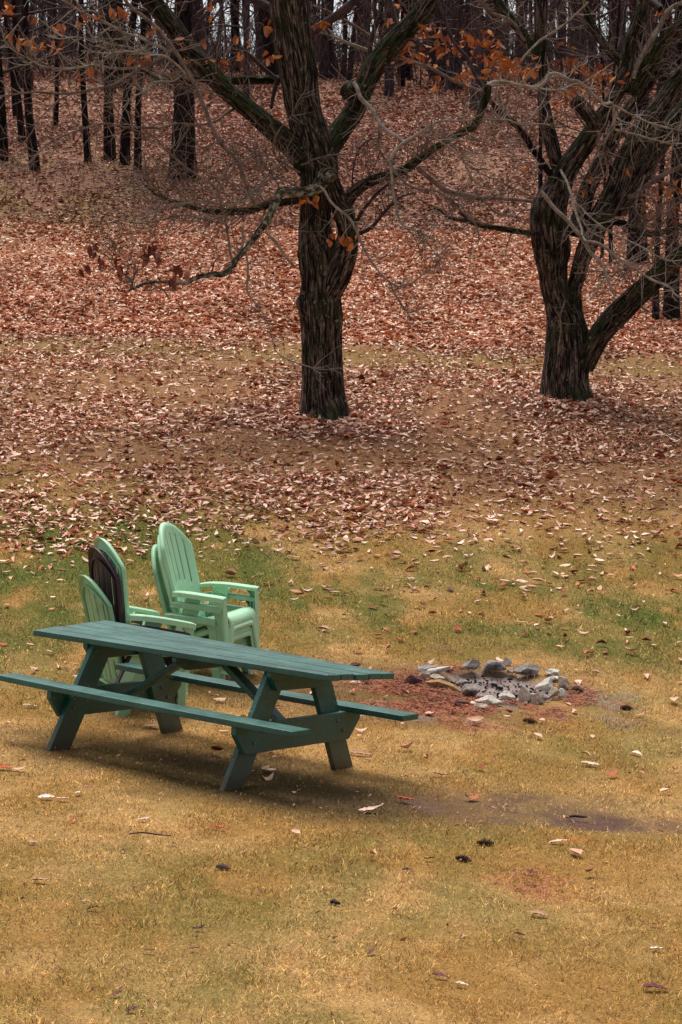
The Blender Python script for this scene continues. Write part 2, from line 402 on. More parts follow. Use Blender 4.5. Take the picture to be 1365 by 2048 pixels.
def build_ground():
    ys = [-30, -15, -6, 0, 3, 5]; y = 5
    while y < 130: y += max(.025, y*.0042); ys.append(y)
    ys += [150, 200, 300, 398]; ys = np.array(ys)
    u = np.concatenate([[-14, -9, -6, -4, -3, -2.3, -1.8, -1.4, -1.15], np.linspace(-1, 1, 281), [1.15, 1.4, 1.8, 2.3, 3, 4, 6, 9, 14]])
    hw = .2*np.maximum(ys, 8)+.6
    X = (u[None]*hw[:, None]); Y = np.repeat(ys[:, None], len(u), 1)
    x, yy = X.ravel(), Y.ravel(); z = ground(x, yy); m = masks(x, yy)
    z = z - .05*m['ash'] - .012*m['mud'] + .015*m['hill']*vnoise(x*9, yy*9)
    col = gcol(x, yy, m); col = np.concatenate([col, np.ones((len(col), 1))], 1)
    ny, nx = len(ys), len(u); i = np.arange(ny*nx).reshape(ny, nx)
    f = np.stack([i[:-1, :-1], i[:-1, 1:], i[1:, 1:], i[1:, :-1]], -1).reshape(-1, 4)
    me = new_mesh('ground', np.stack([x, yy, z], 1), f, M_GROUND, True, {'col': ('FLOAT_COLOR', col)})
    return tag(link('ground', me), kind='structure')
build_ground()

def scatter(y0, y1, dens, margin=.245, pad=.4):
    """random ground points in the widening strip seen from the viewpoint and a bit beyond"""
    hw1 = margin*y1+pad; area = (y1-y0)*2*hw1; n = int(area*dens)
    x = RNG.uniform(-hw1, hw1, n); y = RNG.uniform(y0, y1, n)
    k = np.abs(x) < margin*y+pad; return x[k], y[k]

def build_blades(name, label, bands):
    V, Fq, CC = [], [], []; base = 0
    for (y0, y1, dens, wid, ln) in bands:
        x, y = scatter(y0, y1, dens); m = masks(x, y)
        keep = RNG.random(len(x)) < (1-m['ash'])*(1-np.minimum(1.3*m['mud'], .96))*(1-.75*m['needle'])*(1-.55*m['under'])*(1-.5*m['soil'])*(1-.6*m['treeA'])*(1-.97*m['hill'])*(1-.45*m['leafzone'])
        keep &= RNG.random(len(x)) < .15+1.25*fbm(x*9, y*7, 3, 2)
        x, y = x[keep], y[keep]; m = {k: v[keep] for k, v in m.items()}
        n = len(x); z = ground(x, y)
        a = RNG.uniform(0, 2*np.pi, n); lean = RNG.uniform(.45, 1.62, n); L = ln*RNG.uniform(.5, 1.35, n)*(1+.35*m['green'])*(.55+.95*vnoise(x*4, y*3, 7))
        d = np.stack([np.cos(a)*np.sin(lean), np.sin(a)*np.sin(lean), np.maximum(np.cos(lean), .12)], 1)
        b = RNG.uniform(0, 2*np.pi, n); s = np.stack([np.cos(b), np.sin(b), np.zeros(n)], 1)
        W = wid*RNG.uniform(.6, 1.3, n)
        p = np.stack([x, y, z-.004], 1); mid = p + d*L[:, None]*.55 + np.array([0, 0, 1])*(L*.12)[:, None]
        tip = p + d*L[:, None]; tip[:, 2] -= L*.1*RNG.random(n)
        tip[:, 2] = np.maximum(tip[:, 2], z+.004)
        vs = np.stack([p-s*W[:, None]/2, p+s*W[:, None]/2, mid+s*W[:, None]*.4, mid-s*W[:, None]*.4, tip], 1)
        V.append(vs.reshape(-1, 3)); i = base+np.arange(n)*5
        Fq.append(np.stack([i, i+1, i+2, i+3], 1)); Fq.append(np.stack([i+3, i+2, i+4, i+4], 1)); base += 5*n
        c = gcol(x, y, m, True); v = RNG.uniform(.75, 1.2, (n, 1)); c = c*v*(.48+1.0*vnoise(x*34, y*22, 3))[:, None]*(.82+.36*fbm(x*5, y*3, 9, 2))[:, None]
        st = RNG.random(n) < .13; c[st] = c[st]*.55+lin(244, 210, 158)*.4; st = RNG.random(n) < .14; c[st] = c[st]*.2+lin(96, 62, 44)*.6
        c = np.concatenate([c, np.ones((n, 1))], 1); CC.append(np.repeat(c, 5, 0))
    V = np.concatenate(V); CC = np.concatenate(CC)
    q = np.concatenate(Fq[0::2]); t = np.concatenate(Fq[1::2])[:, :3]
    me = bpy.data.meshes.new(name); me.vertices.add(len(V)); me.vertices.foreach_set('co', V.astype(np.float32).ravel())
    nl = len(q)*4+len(t)*3; me.loops.add(nl)
    me.loops.foreach_set('vertex_index', np.concatenate([q.ravel(), t.ravel()]).astype(np.int32))
    me.polygons.add(len(q)+len(t))
    me.polygons.foreach_set('loop_start', np.concatenate([np.arange(len(q))*4, len(q)*4+np.arange(len(t))*3]).astype(np.int32))
    me.update(calc_edges=True)
    a = me.attributes.new('col', 'FLOAT_COLOR', 'POINT'); a.data.foreach_set('color', CC.astype(np.float32).ravel())
    me.materials.append(M_BLADE)
    return tag(link(name, me), label, 'grass', kind='stuff')
build_blades('grass', 'short dry golden and patchy green lawn grass covering the slope and terrace', [
    (6.6, 10.5, 7200, .0030, .027), (10.5, 14.5, 6200, .0034, .027), (14.5, 19, 4200, .0042, .029), (19, 25, 1800, .006, .034), (25, 35, 600, .009, .04)])

# ------------------------------------------------------------------ leaves
def leaf_arrays(x, y, z, L, Wd, yaw, pitch, roll, curl, bend, nl=5, nw=3):
    n = len(x); t = np.linspace(0, 1, nl); s = np.linspace(-1, 1, nw)
    T, S = np.meshgrid(t, s, indexing='ij'); T = T.ravel()[None]; S = S.ravel()[None]
    prof_w = np.sin(np.pi*np.clip(T, .02, .985)**.85)**.75
    lx = (T-.5)*L[:, None]; ly = S*prof_w*Wd[:, None]/2
    jag = 1+.16*(RNG.random((n, nl*nw))-.5); ly = ly*jag
    lz = curl[:, None]*(S**2)*prof_w*Wd[:, None] + bend[:, None]*((T-.5)**2)*L[:, None]*1.6 + .05*Wd[:, None]*(RNG.random((n, nl*nw))-.5)
    cp, sp = np.cos(pitch)[:, None], np.sin(pitch)[:, None]; cr, sr = np.cos(roll)[:, None], np.sin(roll)[:, None]
    ly, lz = ly*cr-lz*sr, ly*sr+lz*cr
    lx, lz = lx*cp-lz*sp, lx*sp+lz*cp
    cy, sy = np.cos(yaw)[:, None], np.sin(yaw)[:, None]
    lx, ly = lx*cy-ly*sy, lx*sy+ly*cy
    V = np.stack([lx+x[:, None], ly+y[:, None], lz+z[:, None]], -1).reshape(-1, 3)
    i = np.arange(nl*nw).reshape(nl, nw)
    f = np.stack([i[:-1, :-1], i[:-1, 1:], i[1:, 1:], i[1:, :-1]], -1).reshape(-1, 4)
    f = (f[None]+(np.arange(n)*nl*nw)[:, None, None]).reshape(-1, 4)
    return V, f
def leaf_layer(name, label, mat, y0, y1, dens, size, keepf, nl=5, nw=3, lift=.012, tilt=.45):
    x, y = scatter(y0, y1, dens); k = RNG.random(len(x)) < keepf(x, y); x, y = x[k], y[k]; n = len(x)
    L = size*np.minimum(RNG.lognormal(0, .32, n), 1.45); Wd = L*RNG.uniform(.3, .55, n)
    z = ground(x, y)+lift+RNG.random(n)*.02
    V, f = leaf_arrays(x, y, z, L, Wd, RNG.uniform(0, 6.28, n), RNG.normal(0, tilt*.6, n), RNG.normal(0, tilt, n), RNG.normal(.15, .35, n), RNG.normal(.1, .3, n), nl, nw)
    return tag(link(name, new_mesh(name, V, f, mat, True)), label, 'leaves', kind='stuff')
def k_lawn(x, y):
    m = masks(x, y); d = .10+.25*sstep(.5, .7, fbm(x*.9, y*.9, 5, 3))
    d = d*np.interp(y, [6, 12, 15, 18, 20.5, 22], [.06, .12, .7, 1.3, 2.2, 3.2])
    return np.clip(d+.22*m['needle']+.12*m['soil'], 0, 1)*(1-m['ash'])
leaf_layer('fallen_leaves', 'scattered pale and rusty leaves lying sparsely on the lawn round the table and fire ring', M_LEAF_NEAR, 9.5, 22, 26, .095, k_lawn, tilt=.17, lift=.016)
def k_ter(x, y):
    m = masks(x, y); p = fbm(x*.55, y*.5, 7, 3)
    d = sstep(20.6, 24.2, y+3.2*(fbm(x*.35+2, y*.3, 5, 3)-.5)-.25*x)*(.30+.95*sstep(.34, .60, p))
    d = d*(1-.72*m['strip'])*(1-.35*m['treeA'])*(1-.3*m['green'])
    return np.clip(d, 0, 1)*sstep(34.8, 34.2, y)
leaf_layer('fallen_leaves', 'pinkish tan leaf carpet lying over the grass terrace around the two big trees', M_LEAF_MID, 19.5, 35, 250, .090, k_ter, tilt=.26)
def k_twigs(x, y): return np.clip(k_ter(x, y)+.5*masks(x, y)['treeA'], 0, 1)
leaf_layer('leaf_crumbs', 'small broken brown leaf crumbs and twigs on the terrace turf', M_LEAF_FAR, 19.5, 34.5, 170, .05, k_twigs, 3, 3)
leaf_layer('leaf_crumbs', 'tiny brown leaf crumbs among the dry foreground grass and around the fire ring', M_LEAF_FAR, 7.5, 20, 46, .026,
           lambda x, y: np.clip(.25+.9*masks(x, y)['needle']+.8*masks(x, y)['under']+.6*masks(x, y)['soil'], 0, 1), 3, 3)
def k_foot(x, y):
    return np.clip(1.3*np.exp(-((x-TREE_A[0])**2+(y-TREE_A[1]+.1)**2)/.38)+1.3*np.exp(-((x-TREE_B[0])**2+(y-TREE_B[1]+.1)**2)/.34), 0, 1)
leaf_layer('fallen_leaves', 'brown leaves drifted in small heaps against the feet of the two big trees', M_LEAF_MID, 27, 32, 330, .095, k_foot, tilt=.5, lift=.03)
def k_hill(x, y):
    p = fbm(x*.3, y*.2, 4, 3); b = sstep(-3.4, -5.5, x)*np.exp(-((y-46.5)/4.5)**2)
    return masks(x, y)['hill']*np.clip(1-.62*sstep(.5, .66, p)*sstep(38, 42, y)-.30*b, .4, 1)
leaf_layer('fallen_leaves', 'thick pink and rust leaf litter on the lower part of the wooded hill', M_LEAF_HILL, 34.2, 44, 400, .10, k_hill, 4, 3, tilt=.32)
leaf_layer('fallen_leaves', 'reddish brown leaf litter higher up the hill under the bare woods', M_LEAF_FAR, 44, 58, 250, .105, k_hill, 3, 3, .02, .24)
leaf_layer('fallen_leaves', 'dim brown leaf litter near the hilltop below the far wood', M_LEAF_FAR, 58, 92, 90, .15, k_hill, 3, 3, .03, .25)

# ------------------------------------------------------------------ tubes and trees
def catmull(pts, step):
    pts = np.asarray(pts, float)
    if len(pts) == 2: pts = np.stack([pts[0], (pts[0]+pts[1])/2, pts[1]])
    Q = np.concatenate([[2*pts[0]-pts[1]], pts, [2*pts[-1]-pts[-2]]]); out = []
    for i in range(1, len(Q)-2):
        L = np.linalg.norm(Q[i+1][:3]-Q[i][:3]); k = max(1, int(L/step))
        t = np.linspace(0, 1, k, endpoint=False)[:, None]; a, b, c, d = Q[i-1], Q[i], Q[i+1], Q[i+2]
        out.append(.5*((2*b)+(-a+c)*t+(2*a-5*b+4*c-d)*t**2+(-a+3*b-3*c+d)*t**3))
    out.append(pts[-1:]); r = np.concatenate(out); r[:, 3] = np.maximum(r[:, 3], 1e-4); return r
class Tubes:
    def __init__(s): s.v = []; s.f = []; s.b = []; s.n = 0
    def tube(s, pts, nseg=8, step=.05, ridge=0, lump=0, smooth=True, jitter=0, flare=None):
        """pts: (x,y,z,radius)"""
        R = catmull(pts, step) if smooth else np.asarray(pts, float)
        n = len(R); c = R[:, :3].copy()
        if jitter:
            sd_ = random.random()*100; q = np.arange(n)*step/.25
            for ax in range(3): c[:, ax] += jitter*(vnoise(q, ax*7.1, sd_)-.5)*sstep(0, 3, np.arange(n))
        tan = np.gradient(c, axis=0); tan /= np.linalg.norm(tan, axis=1)[:, None]+1e-9
        u = np.zeros((n, 3)); ref = np.array([0, 1, 0]) if abs(tan[0][1]) < .8 else np.array([1, 0, 0])
        a = np.cross(tan[0], ref); a /= np.linalg.norm(a); u[0] = a
        for i in range(1, n):
            a = u[i-1]-tan[i]*(u[i-1]@tan[i]); u[i] = a/(np.linalg.norm(a)+1e-9)
        vv = np.cross(tan, u); ang = np.linspace(0, 2*np.pi, nseg, endpoint=False)
        ln = np.concatenate([[0], np.cumsum(np.linalg.norm(np.diff(c, axis=0), axis=1))])
        A, LL = np.meshgrid(ang, ln); Rr = np.repeat(R[:, 3:4], nseg, 1); sd_ = random.random()*50
        k = 1.0
        if ridge:
            n1 = vnoise(np.cos(A)*Rr*26+sd_, np.sin(A)*Rr*26, LL*2.4); rd = 1-np.abs(2*n1-1)
            n2 = vnoise(np.cos(A)*Rr*60+sd_, np.sin(A)*Rr*60, LL*7)
            k = k+ridge*(rd-.6)+ridge*.4*(n2-.5)
        if lump: k = k+lump*(fbm(np.cos(A)*1.3+sd_, np.sin(A)*1.3, LL*1.7, 2)-.5)*2
        if flare is not None: k = k*flare(A, LL)
        rad = Rr*k
        V = c[:, None]+u[:, None]*(np.cos(A)*rad)[..., None]+vv[:, None]*(np.sin(A)*rad)[..., None]
        bk = np.stack([np.cos(A)*Rr+sd_, np.sin(A)*Rr, LL], -1)
        i = np.arange(n*nseg).reshape(n, nseg); j = np.roll(i, -1, 1)
        f = np.stack([i[:-1], j[:-1], j[1:], i[1:]], -1).reshape(-1, 4)+s.n
        s.v.append(V.reshape(-1, 3)); s.b.append(bk.reshape(-1, 3)); s.f.append(f); s.n += n*nseg
        # end cap: a quad fan collapsed on the last centre
        e = s.n; s.v.append(np.stack([c[-1]+tan[-1]*R[-1, 3]*.4, c[0]])); s.b.append(np.stack([bk[-1, 0], bk[0, 0]])); s.n += 2
        last = i[-1]+(s.n-2-n*nseg); s.f.append(np.stack([last, np.roll(last, -1), np.full(nseg, e), np.full(nseg, e)], -1))
        return R
    def build(s, name, mat, parent=None, under=None):
        if not s.v: return None
        V = np.concatenate(s.v); f = np.concatenate(s.f); b = np.concatenate(s.b)
        tri = f[:, 2] == f[:, 3]; q, t = f[~tri], f[tri][:, :3]
        if parent is not None: V = V-np.array(parent.location)[None]
        me = bpy.data.meshes.new(name); me.vertices.add(len(V)); me.vertices.foreach_set('co', V.astype(np.float32).ravel())
        me.loops.add(len(q)*4+len(t)*3)
        me.loops.foreach_set('vertex_index', np.concatenate([q.ravel(), t.ravel()]).astype(np.int32))
        me.polygons.add(len(q)+len(t))
        me.polygons.foreach_set('loop_start', np.concatenate([np.arange(len(q))*4, len(q)*4+np.arange(len(t))*3]).astype(np.int32))
        me.update(calc_edges=True); me.polygons.foreach_set('use_smooth', np.ones(len(q)+len(t), dtype=bool))
        a = me.attributes.new('bk', 'FLOAT_VECTOR', 'POINT'); a.data.foreach_set('vector', b.astype(np.float32).ravel())
        me.materials.append(mat); return link(name, me, under or parent)
def trace(pts, Y, dY0=0.0, dY1=0.0, wmul=1.0):
    """photo-traced (px,py,width_px) stations -> world (x,y,z,r) at the tree's own distance"""
    n = len(pts); out = []
    for i, p in enumerate(pts):
        d = Y+dY0+(dY1-dY0)*i/max(1, n-1)+(p[3] if len(p) > 3 else 0)
        q = P(p[0], p[1], d); out.append((*q, p[2]*wmul/2*d/F))
    return np.array(out)
def twig_from(T, R, n, length, rad, depth=1, droop=0.0, spread=1.0, seg=4, tmin=.15):
    """side twigs off a built branch R (x,y,z,r)"""
    tips = []
    for _ in range(n):
        i = int(len(R)*random.uniform(tmin, 1))-1; i = max(1, min(len(R)-2, i)); p = R[i, :3]; t = R[i+1, :3]-R[i-1, :3]; t /= np.linalg.norm(t)+1e-9
        r = RNG.normal(0, 1, 3); r -= t*(r@t); r /= np.linalg.norm(r)+1e-9
        d = t*random.uniform(.3, .9)+r*spread; d /= np.linalg.norm(d)
        L = length*random.uniform(.5, 1.3); k = max(4, int(L/.07)); pts = [np.array([*p, min(rad, R[i, 3]*.8)])]; cur = p.copy()
        for j in range(k):
            d = d+RNG.normal(0, .16, 3)+np.array([0, 0, .03-droop]); d /= np.linalg.norm(d)
            cur = cur+d*L/k; pts.append(np.array([*cur, min(rad, R[i, 3]*.8)*(1-.6*(j+1)/k)]))
        pts = np.array(pts); T.tube(pts, seg, .1, smooth=False); tips.append(pts[-1])
        if depth > 0: tips += twig_from(T, pts, random.randint(1, 3), L*.5, pts[k//2, 3]*.75, depth-1, droop, spread, 3)
    return tips
def leaves_at(name, mat, pts, parent, size=.19, hang=.7):
    pts = np.asarray(pts); n = len(pts); L = size*RNG.uniform(.65, 1.25, n)
    V, f = leaf_arrays(pts[:, 0], pts[:, 1], pts[:, 2], L, L*RNG.uniform(.35, .55, n), RNG.uniform(0, 6.28, n), RNG.normal(-hang, .5, n), RNG.normal(0, .8, n), RNG.normal(.1, .35, n), RNG.normal(.15, .3, n), 6, 3)
    if parent is not None: V = V-np.array(parent.location)[None]
    return link(name, new_mesh(name, V, f, mat, True), parent)
def px_cluster(px, py, Y, n, sx, sy, sd_=.25):
    out = []
    for _ in range(n):
        d = Y+random.gauss(0, sd_); out.append(P(px+random.gauss(0, sx), py+random.gauss(0, sy), d))
    return out

def root_flare(A, L):
    k = 1+.95*np.exp(-L/.20)*(.4+.9*(np.cos(A*3+1.0) > .1)*np.abs(np.cos(A*3+1.0)))+.12*np.exp(-L/.5)
    return k

# ---- centre tree
YA = float(TREE_A[1])+.15
def centre_tree():
    t = empty('chestnut_tree', TREE_A); Y = YA
    tag(t, 'gnarled bare tree with thick furrowed trunk and forked limbs standing behind the picnic table', 'tree')
    T = Tubes()
    T.tube(trace([(650, 862, 96), (650, 846, 95), (650, 820, 92), (646, 790, 88), (645, 740, 86), (644, 690, 88), (643, 650, 92), (641, 612, 95), (641, 585, 87),
        (642, 550, 86), (638, 510, 84), (633, 470, 72), (631, 430, 64), (634, 390, 68), (637, 350, 78), (636, 320, 82), (630, 290, 84), (620, 262, 78), (611, 235, 74),
        (603, 200, 76), (597, 150, 80), (590, 110, 80), (582, 50, 80), (577, 0, 80), (572, -150, 70), (560, -400, 52), (575, -700, 34), (560, -1000, 12)], Y, wmul=.9), 80, .028, .13, .10, flare=root_flare)
    # burl at the left of the bole
    T.tube(trace([(614, 632, 20), (609, 616, 27), (607, 602, 26), (611, 584, 16)], Y, -.12, -.12), 24, .02, .12, .15)
    T.tube(trace([(655, 590, 50), (668, 555, 58), (683, 520, 54), (692, 495, 46), (696, 462, 40), (685, 420, 40), (670, 385, 36), (658, 350, 36), (650, 318, 34)], Y, -.08, -.18), 48, .028, .14, .12)
    T.build('trunk', M_BARK_A, t)
    tw, tp, td, tips = Tubes(), Tubes(), Tubes(), []
    def limb(pts, d0, d1, mat=M_BARK_LIMB, seg=32, name='limb', ridge=.10, lump=.12, wm=1.0):
        L = Tubes(); R = L.tube(trace(pts, Y, d0, d1, wm), seg, .035, ridge, lump); LO.append((L.build(name, mat, t), R)); return R
    LO = []
    RL = limb([(622, 345, 52), (603, 315, 54), (584, 292, 50), (566, 276, 47), (511, 230, 44), (456, 183, 42), (420, 143, 43), (376, 99, 43), (347, 55, 42), (321, 22, 40), (299, -5, 40), (230, -80, 36), (150, -190, 28), (100, -350, 14)], 0, -.6, seg=40, wm=.88)
    RR = limb([(640, 320, 56), (655, 298, 54), (684, 256, 46), (710, 220, 44), (728, 176, 44), (754, 128, 46), (790, 84, 47), (827, 44, 44), (856, 11, 44), (890, -50, 40), (940, -150, 32), (980, -320, 16)], 0, .5, seg=40, wm=.88)
    RC = limb([(688, 418, 26), (700, 395, 25), (716, 378, 24), (749, 360, 22), (782, 349, 20), (815, 337, 20), (835, 321, 17), (864, 300, 15), (894, 281, 14), (930, 263, 15), (948, 253, 15), (963, 220, 15), (974, 187, 17), (976, 172, 14)], -.15, -.9, seg=20)
    RM = limb([(668, 352, 26), (652, 350, 30), (638, 372, 25), (615, 384, 20), (590, 384, 18), (562, 386, 16), (550, 410, 15), (537, 438, 14), (520, 461, 14), (494, 494, 11), (472, 520, 11), (461, 538, 12), (443, 549, 11), (421, 549, 9), (392, 556, 9), (370, 566, 8), (326, 564, 6), (296, 566, 5.5), (267, 577, 5), (251, 586, 3)], -.25, -1.7, M_BARK_LICHEN, 24, lump=.28, ridge=.14)
    RH = limb([(618, 395, 16), (600, 399, 16), (571, 404, 16), (535, 410, 15), (498, 421, 15), (461, 423, 14), (425, 423, 12), (392, 417, 9), (370, 410, 8), (333, 397, 6), (311, 388, 5), (285, 366, 3)], 0, -.7, seg=16)
    RB = limb([(575, 157, 18), (552, 159, 17), (500, 160, 17), (456, 161, 16), (405, 158, 14), (358, 159, 13), (325, 161, 10), (305, 152, 7), (288, 141, 6), (260, 134, 4)], .35, .5, seg=16)
    # knot stub facing the viewer, right limb
    L = Tubes(); kp = trace([(712, 176, 26, 0), (702, 181, 34, -.15), (697, 184, 34, -.28), (696, 185, 24, -.31)], Y); L.tube(kp, 24, .02, .12, .12); L.build('limb', M_BARK_LIMB, t)
    # broken stubs
    for pts in ([(556, 160, 9), (530, 139, 9), (505, 115, 8), (482, 95, 6)], [(554, 162, 8), (550, 180, 9), (546, 196, 8), (543, 218, 5)]):
        B = Tubes(); B.tube(trace(pts, Y, .1, .1), 8, .04, .08); B.build('broken_branch', M_TWIG_DARK, t)
    G = [  # grey and brown secondary branches: (material pool, dY0, dY1, points, n side twigs, twig length)
        (tp, -.9, -1.0, [(472, 520, 6), (485, 490, 7), (488, 470, 7), (487, 450, 6)], 0, 0),
        (tp, -.6, -.4, [(531, 463, 8), (549, 481, 8), (564, 501, 7.5), (579, 520, 7), (591, 533, 6)], 0, 0),
        (tw, -.6, -.2, [(538, 454, 3.5), (568, 448, 3.5), (600, 459, 3), (650, 461, 3)], 2, .3),
        (tp, -.9, -.6, [(491, 501, 5), (496, 534, 5.5), (496, 578, 5), (502, 597, 4), (520, 622, 3.5), (535, 652, 3.2), (549, 688, 3), (557, 705, 3), (598, 727, 3), (634, 737, 2.6), (682, 735, 2)], 8, .4),
        (tw, -1.2, -1.2, [(465, 520, 7), (461, 498, 7), (452, 439, 6), (443, 403, 6), (434, 377, 6), (406, 355, 5.5), (384, 340, 5), (351, 318, 5), (330, 298, 4.5), (305, 270, 4), (275, 258, 3.5), (245, 232, 3), (225, 205, 3), (214, 180, 2)], 16, .6),
        (tw, -1.2, -1.0, [(434, 377, 5), (439, 355, 5), (459, 327, 4.5), (475, 315, 4), (470, 290, 3)], 4, .4),
        (tw, -1.2, -1.1, [(400, 352, 4), (378, 341, 4), (355, 344, 4), (333, 357, 2.5)], 5, .35),
        (tp, -.5, -1.1, [(571, 318, 5), (560, 329, 6), (538, 351, 6), (516, 373, 6), (491, 395, 6), (461, 410, 6), (436, 406, 5.5), (400, 405, 5), (355, 408, 4.5), (326, 414, 3.5), (290, 435, 3), (262, 460, 2)], 14, .55),
        (tp, -.4, -.9, [(590, 372, 6), (571, 362, 6), (546, 359, 6), (516, 379, 6), (491, 397, 5), (470, 408, 4)], 3, .4),
        (tw, -.9, -1.0, [(240, 0-60, 9), (251, 0, 9), (286, 31, 9.5), (321, 62, 10), (358, 114, 10), (390, 172, 10), (420, 238, 10), (442, 282, 10), (471, 322, 9), (493, 366, 9), (509, 413, 7)], 14, .5),
        (tp, -.8, -1.8, [(340, 108, 7), (316, 91, 7), (264, 73, 6.5), (229, 53, 6.5), (176, 29, 6), (129, 0, 5), (60, -40, 4)], 12, .5),
        (tp, -.8, -1.8, [(378, 160, 6), (366, 147, 6), (340, 123, 5.5), (316, 111, 5), (264, 103, 4.5), (210, 103, 4), (164, 100, 3)], 9, .5),
        (tp, -.9, -2.0, [(316, 111, 5), (285, 101, 4.5), (255, 91, 4.5), (205, 82, 4), (150, 77, 3.5), (97, 73, 3)], 9, .5),
        (tw, -.8, -2.1, [(345, 100, 7), (322, 117, 7), (287, 135, 7), (252, 152, 7), (205, 173, 6.5), (141, 188, 6), (73, 185, 5), (0, 193, 4.5), (-60, 190, 3)], 16, .6),
        (tp, -1, -2.2, [(275, 137, 6), (223, 138, 6), (182, 133, 6), (141, 135, 5.5), (97, 129, 5), (53, 114, 4.5), (18, 94, 4), (7, 76, 3)], 12, .5),
        (tw, 0, -2.2, [(486, 209, 8), (455, 229, 8), (427, 242, 7), (400, 247, 6.5), (352, 251, 6.5), (293, 255, 6), (249, 255, 6), (214, 246, 5.5), (182, 249, 5), (132, 267, 5), (94, 287, 4.5), (67, 316, 4), (50, 327, 4), (15, 330, 3), (-30, 325, 2)], 20, .6),
        (tp, -.9, -1.6, [(375, 148, 5), (350, 155, 5), (328, 164, 5), (296, 178, 4.5), (264, 193, 4), (245, 215, 3)], 8, .4),
        (tw, -1.5, -2.0, [(141, 188, 4.5), (120, 200, 4), (97, 223, 3.5), (70, 255, 3), (47, 284, 3)], 6, .4),
        (tw, -1.5, -1.7, [(267, 577, 4.5), (256, 556, 4), (245, 549, 3)], 3, .2), (tw, -1.5, -1.6, [(262, 572, 3.5), (270, 548, 3.5), (276, 538, 3), (281, 520, 2)], 4, .3),
        (tw, -1.4, -1.5, [(296, 566, 4), (315, 575, 4), (333, 582, 4), (340, 598, 3)], 1, .1),
        (tw, -1.6, -1.7, [(276, 545, 3), (240, 500, 2.6), (210, 470, 2.2), (180, 430, 2)], 8, .4), (tw, -1.6, -1.7, [(245, 549, 3), (222, 525, 3), (232, 490, 2.5), (255, 450, 2)], 6, .4),
        (tw, -.5, -.8, [(421, 549, 4), (428, 530, 4), (440, 515, 3), (455, 505, 2)], 2, .2),
        (tp, -.3, -1.0, [(707, 166, 11), (728, 198, 11), (754, 234, 10), (765, 256, 9), (798, 278, 8), (812, 282, 8)], 5, .5),
        (tp, -1.0, -.6, [(812, 282, 8), (833, 270, 7), (856, 256, 6.5), (882, 242, 6), (930, 240, 5), (975, 241, 5), (1014, 238, 4.5), (1040, 249, 4), (1100, 249, 3)], 12, .6),
        (tp, -1.0, -1.3, [(812, 282, 8), (797, 298, 8), (787, 308, 8), (783, 330, 8), (785, 382, 5.5), (792, 418, 5), (815, 454, 4.5), (848, 471, 4), (874, 484, 3), (897, 504, 2)], 12, .45),
        (tw, -1.2, -1.3, [(815, 454, 3.5), (831, 477, 3), (848, 527, 2)], 4, .3), (tw, -1.2, -1.3, [(835, 465, 3), (877, 514, 2.5), (884, 550, 2)], 4, .3),
        (tp, -.9, -.9, [(845, 269, 6), (878, 278, 5.5), (922, 315, 5), (944, 355, 4.5), (966, 381, 3)], 8, .4),
        (tp, -.9, -.5, [(926, 311, 3.5), (966, 304, 3.5), (1021, 311, 3.5), (1047, 326, 3), (1083, 330, 2.5)], 6, .3),
        (tw, -.9, -.6, [(930, 325, 3.5), (975, 352, 3), (1021, 377, 3), (1070, 395, 2.5)], 6, .4),
        (tw, -.5, -.9, [(757, 256, 7), (757, 293, 6.5), (776, 326, 7), (794, 348, 6.5), (820, 370, 6.5), (853, 381, 7), (864, 377, 5), (894, 392, 5.5), (914, 415, 5), (947, 444, 5), (960, 474, 3)], 8, .4),
        (td, -.3, -.3, [(757, 278, 4), (738, 282, 4), (724, 293, 4), (710, 330, 4), (701, 395, 4)], 3, .2), (td, -.3, -.4, [(760, 305, 3), (744, 340, 3), (735, 362, 3)], 0, 0),
        (td, -.1, -.5, [(706, 462, 10), (713, 444, 10), (732, 415, 10), (759, 385, 9), (785, 365, 8)], 3, .3),
        (td, -.1, -.4, [(700, 475, 12), (716, 467, 11), (749, 451, 10), (775, 421, 8), (802, 398, 6), (828, 388, 3)], 6, .3),
        (tp, -.6, -1.2, [(640, 372, 6), (650, 385, 7), (670, 411, 7), (699, 435, 7), (716, 461, 6.5), (732, 504, 6), (759, 543, 5.5), (792, 570, 4.5), (815, 570, 4), (848, 550, 3.5), (881, 524, 3), (897, 504, 2)], 14, .4),
        (tw, -1.1, -1.1, [(779, 562, 3.5), (800, 600, 3.5), (815, 626, 3), (848, 679, 2)], 5, .3),
        (tw, -.6, -.3, [(835, 335, 11), (861, 355, 12), (894, 379, 12), (930, 390, 12), (963, 398, 11), (1013, 398, 9), (1062, 402, 7)], 10, .4),
        (tw, -.6, -.6, [(963, 398, 6), (976, 408, 6), (1000, 428, 5), (1046, 435, 3)], 4, .3),
        (tw, .45, .5, [(976, 190, 9), (959, 179, 9), (911, 161, 9), (856, 136, 9), (794, 112, 8), (757, 84, 8), (736, 66, 8), (695, 44, 8), (659, 26, 7), (630, 15, 5)], 6, .5),
        (tp, .5, .6, [(800, 118, 7), (770, 108, 8), (728, 99, 9), (673, 75, 7), (637, 64, 5)], 3, .3),
        (td, -.5, -.2, [(972, 182, 9), (963, 170, 9), (941, 125, 9), (911, 88, 9), (893, 44, 9), (882, 11, 9), (872, -40, 8)], 6, .5),
        (td, .3, .2, [(742, 125, 13), (740, 100, 13), (747, 55, 13), (754, 0, 12), (760, -90, 10), (765, -220, 6)], 5, .5),
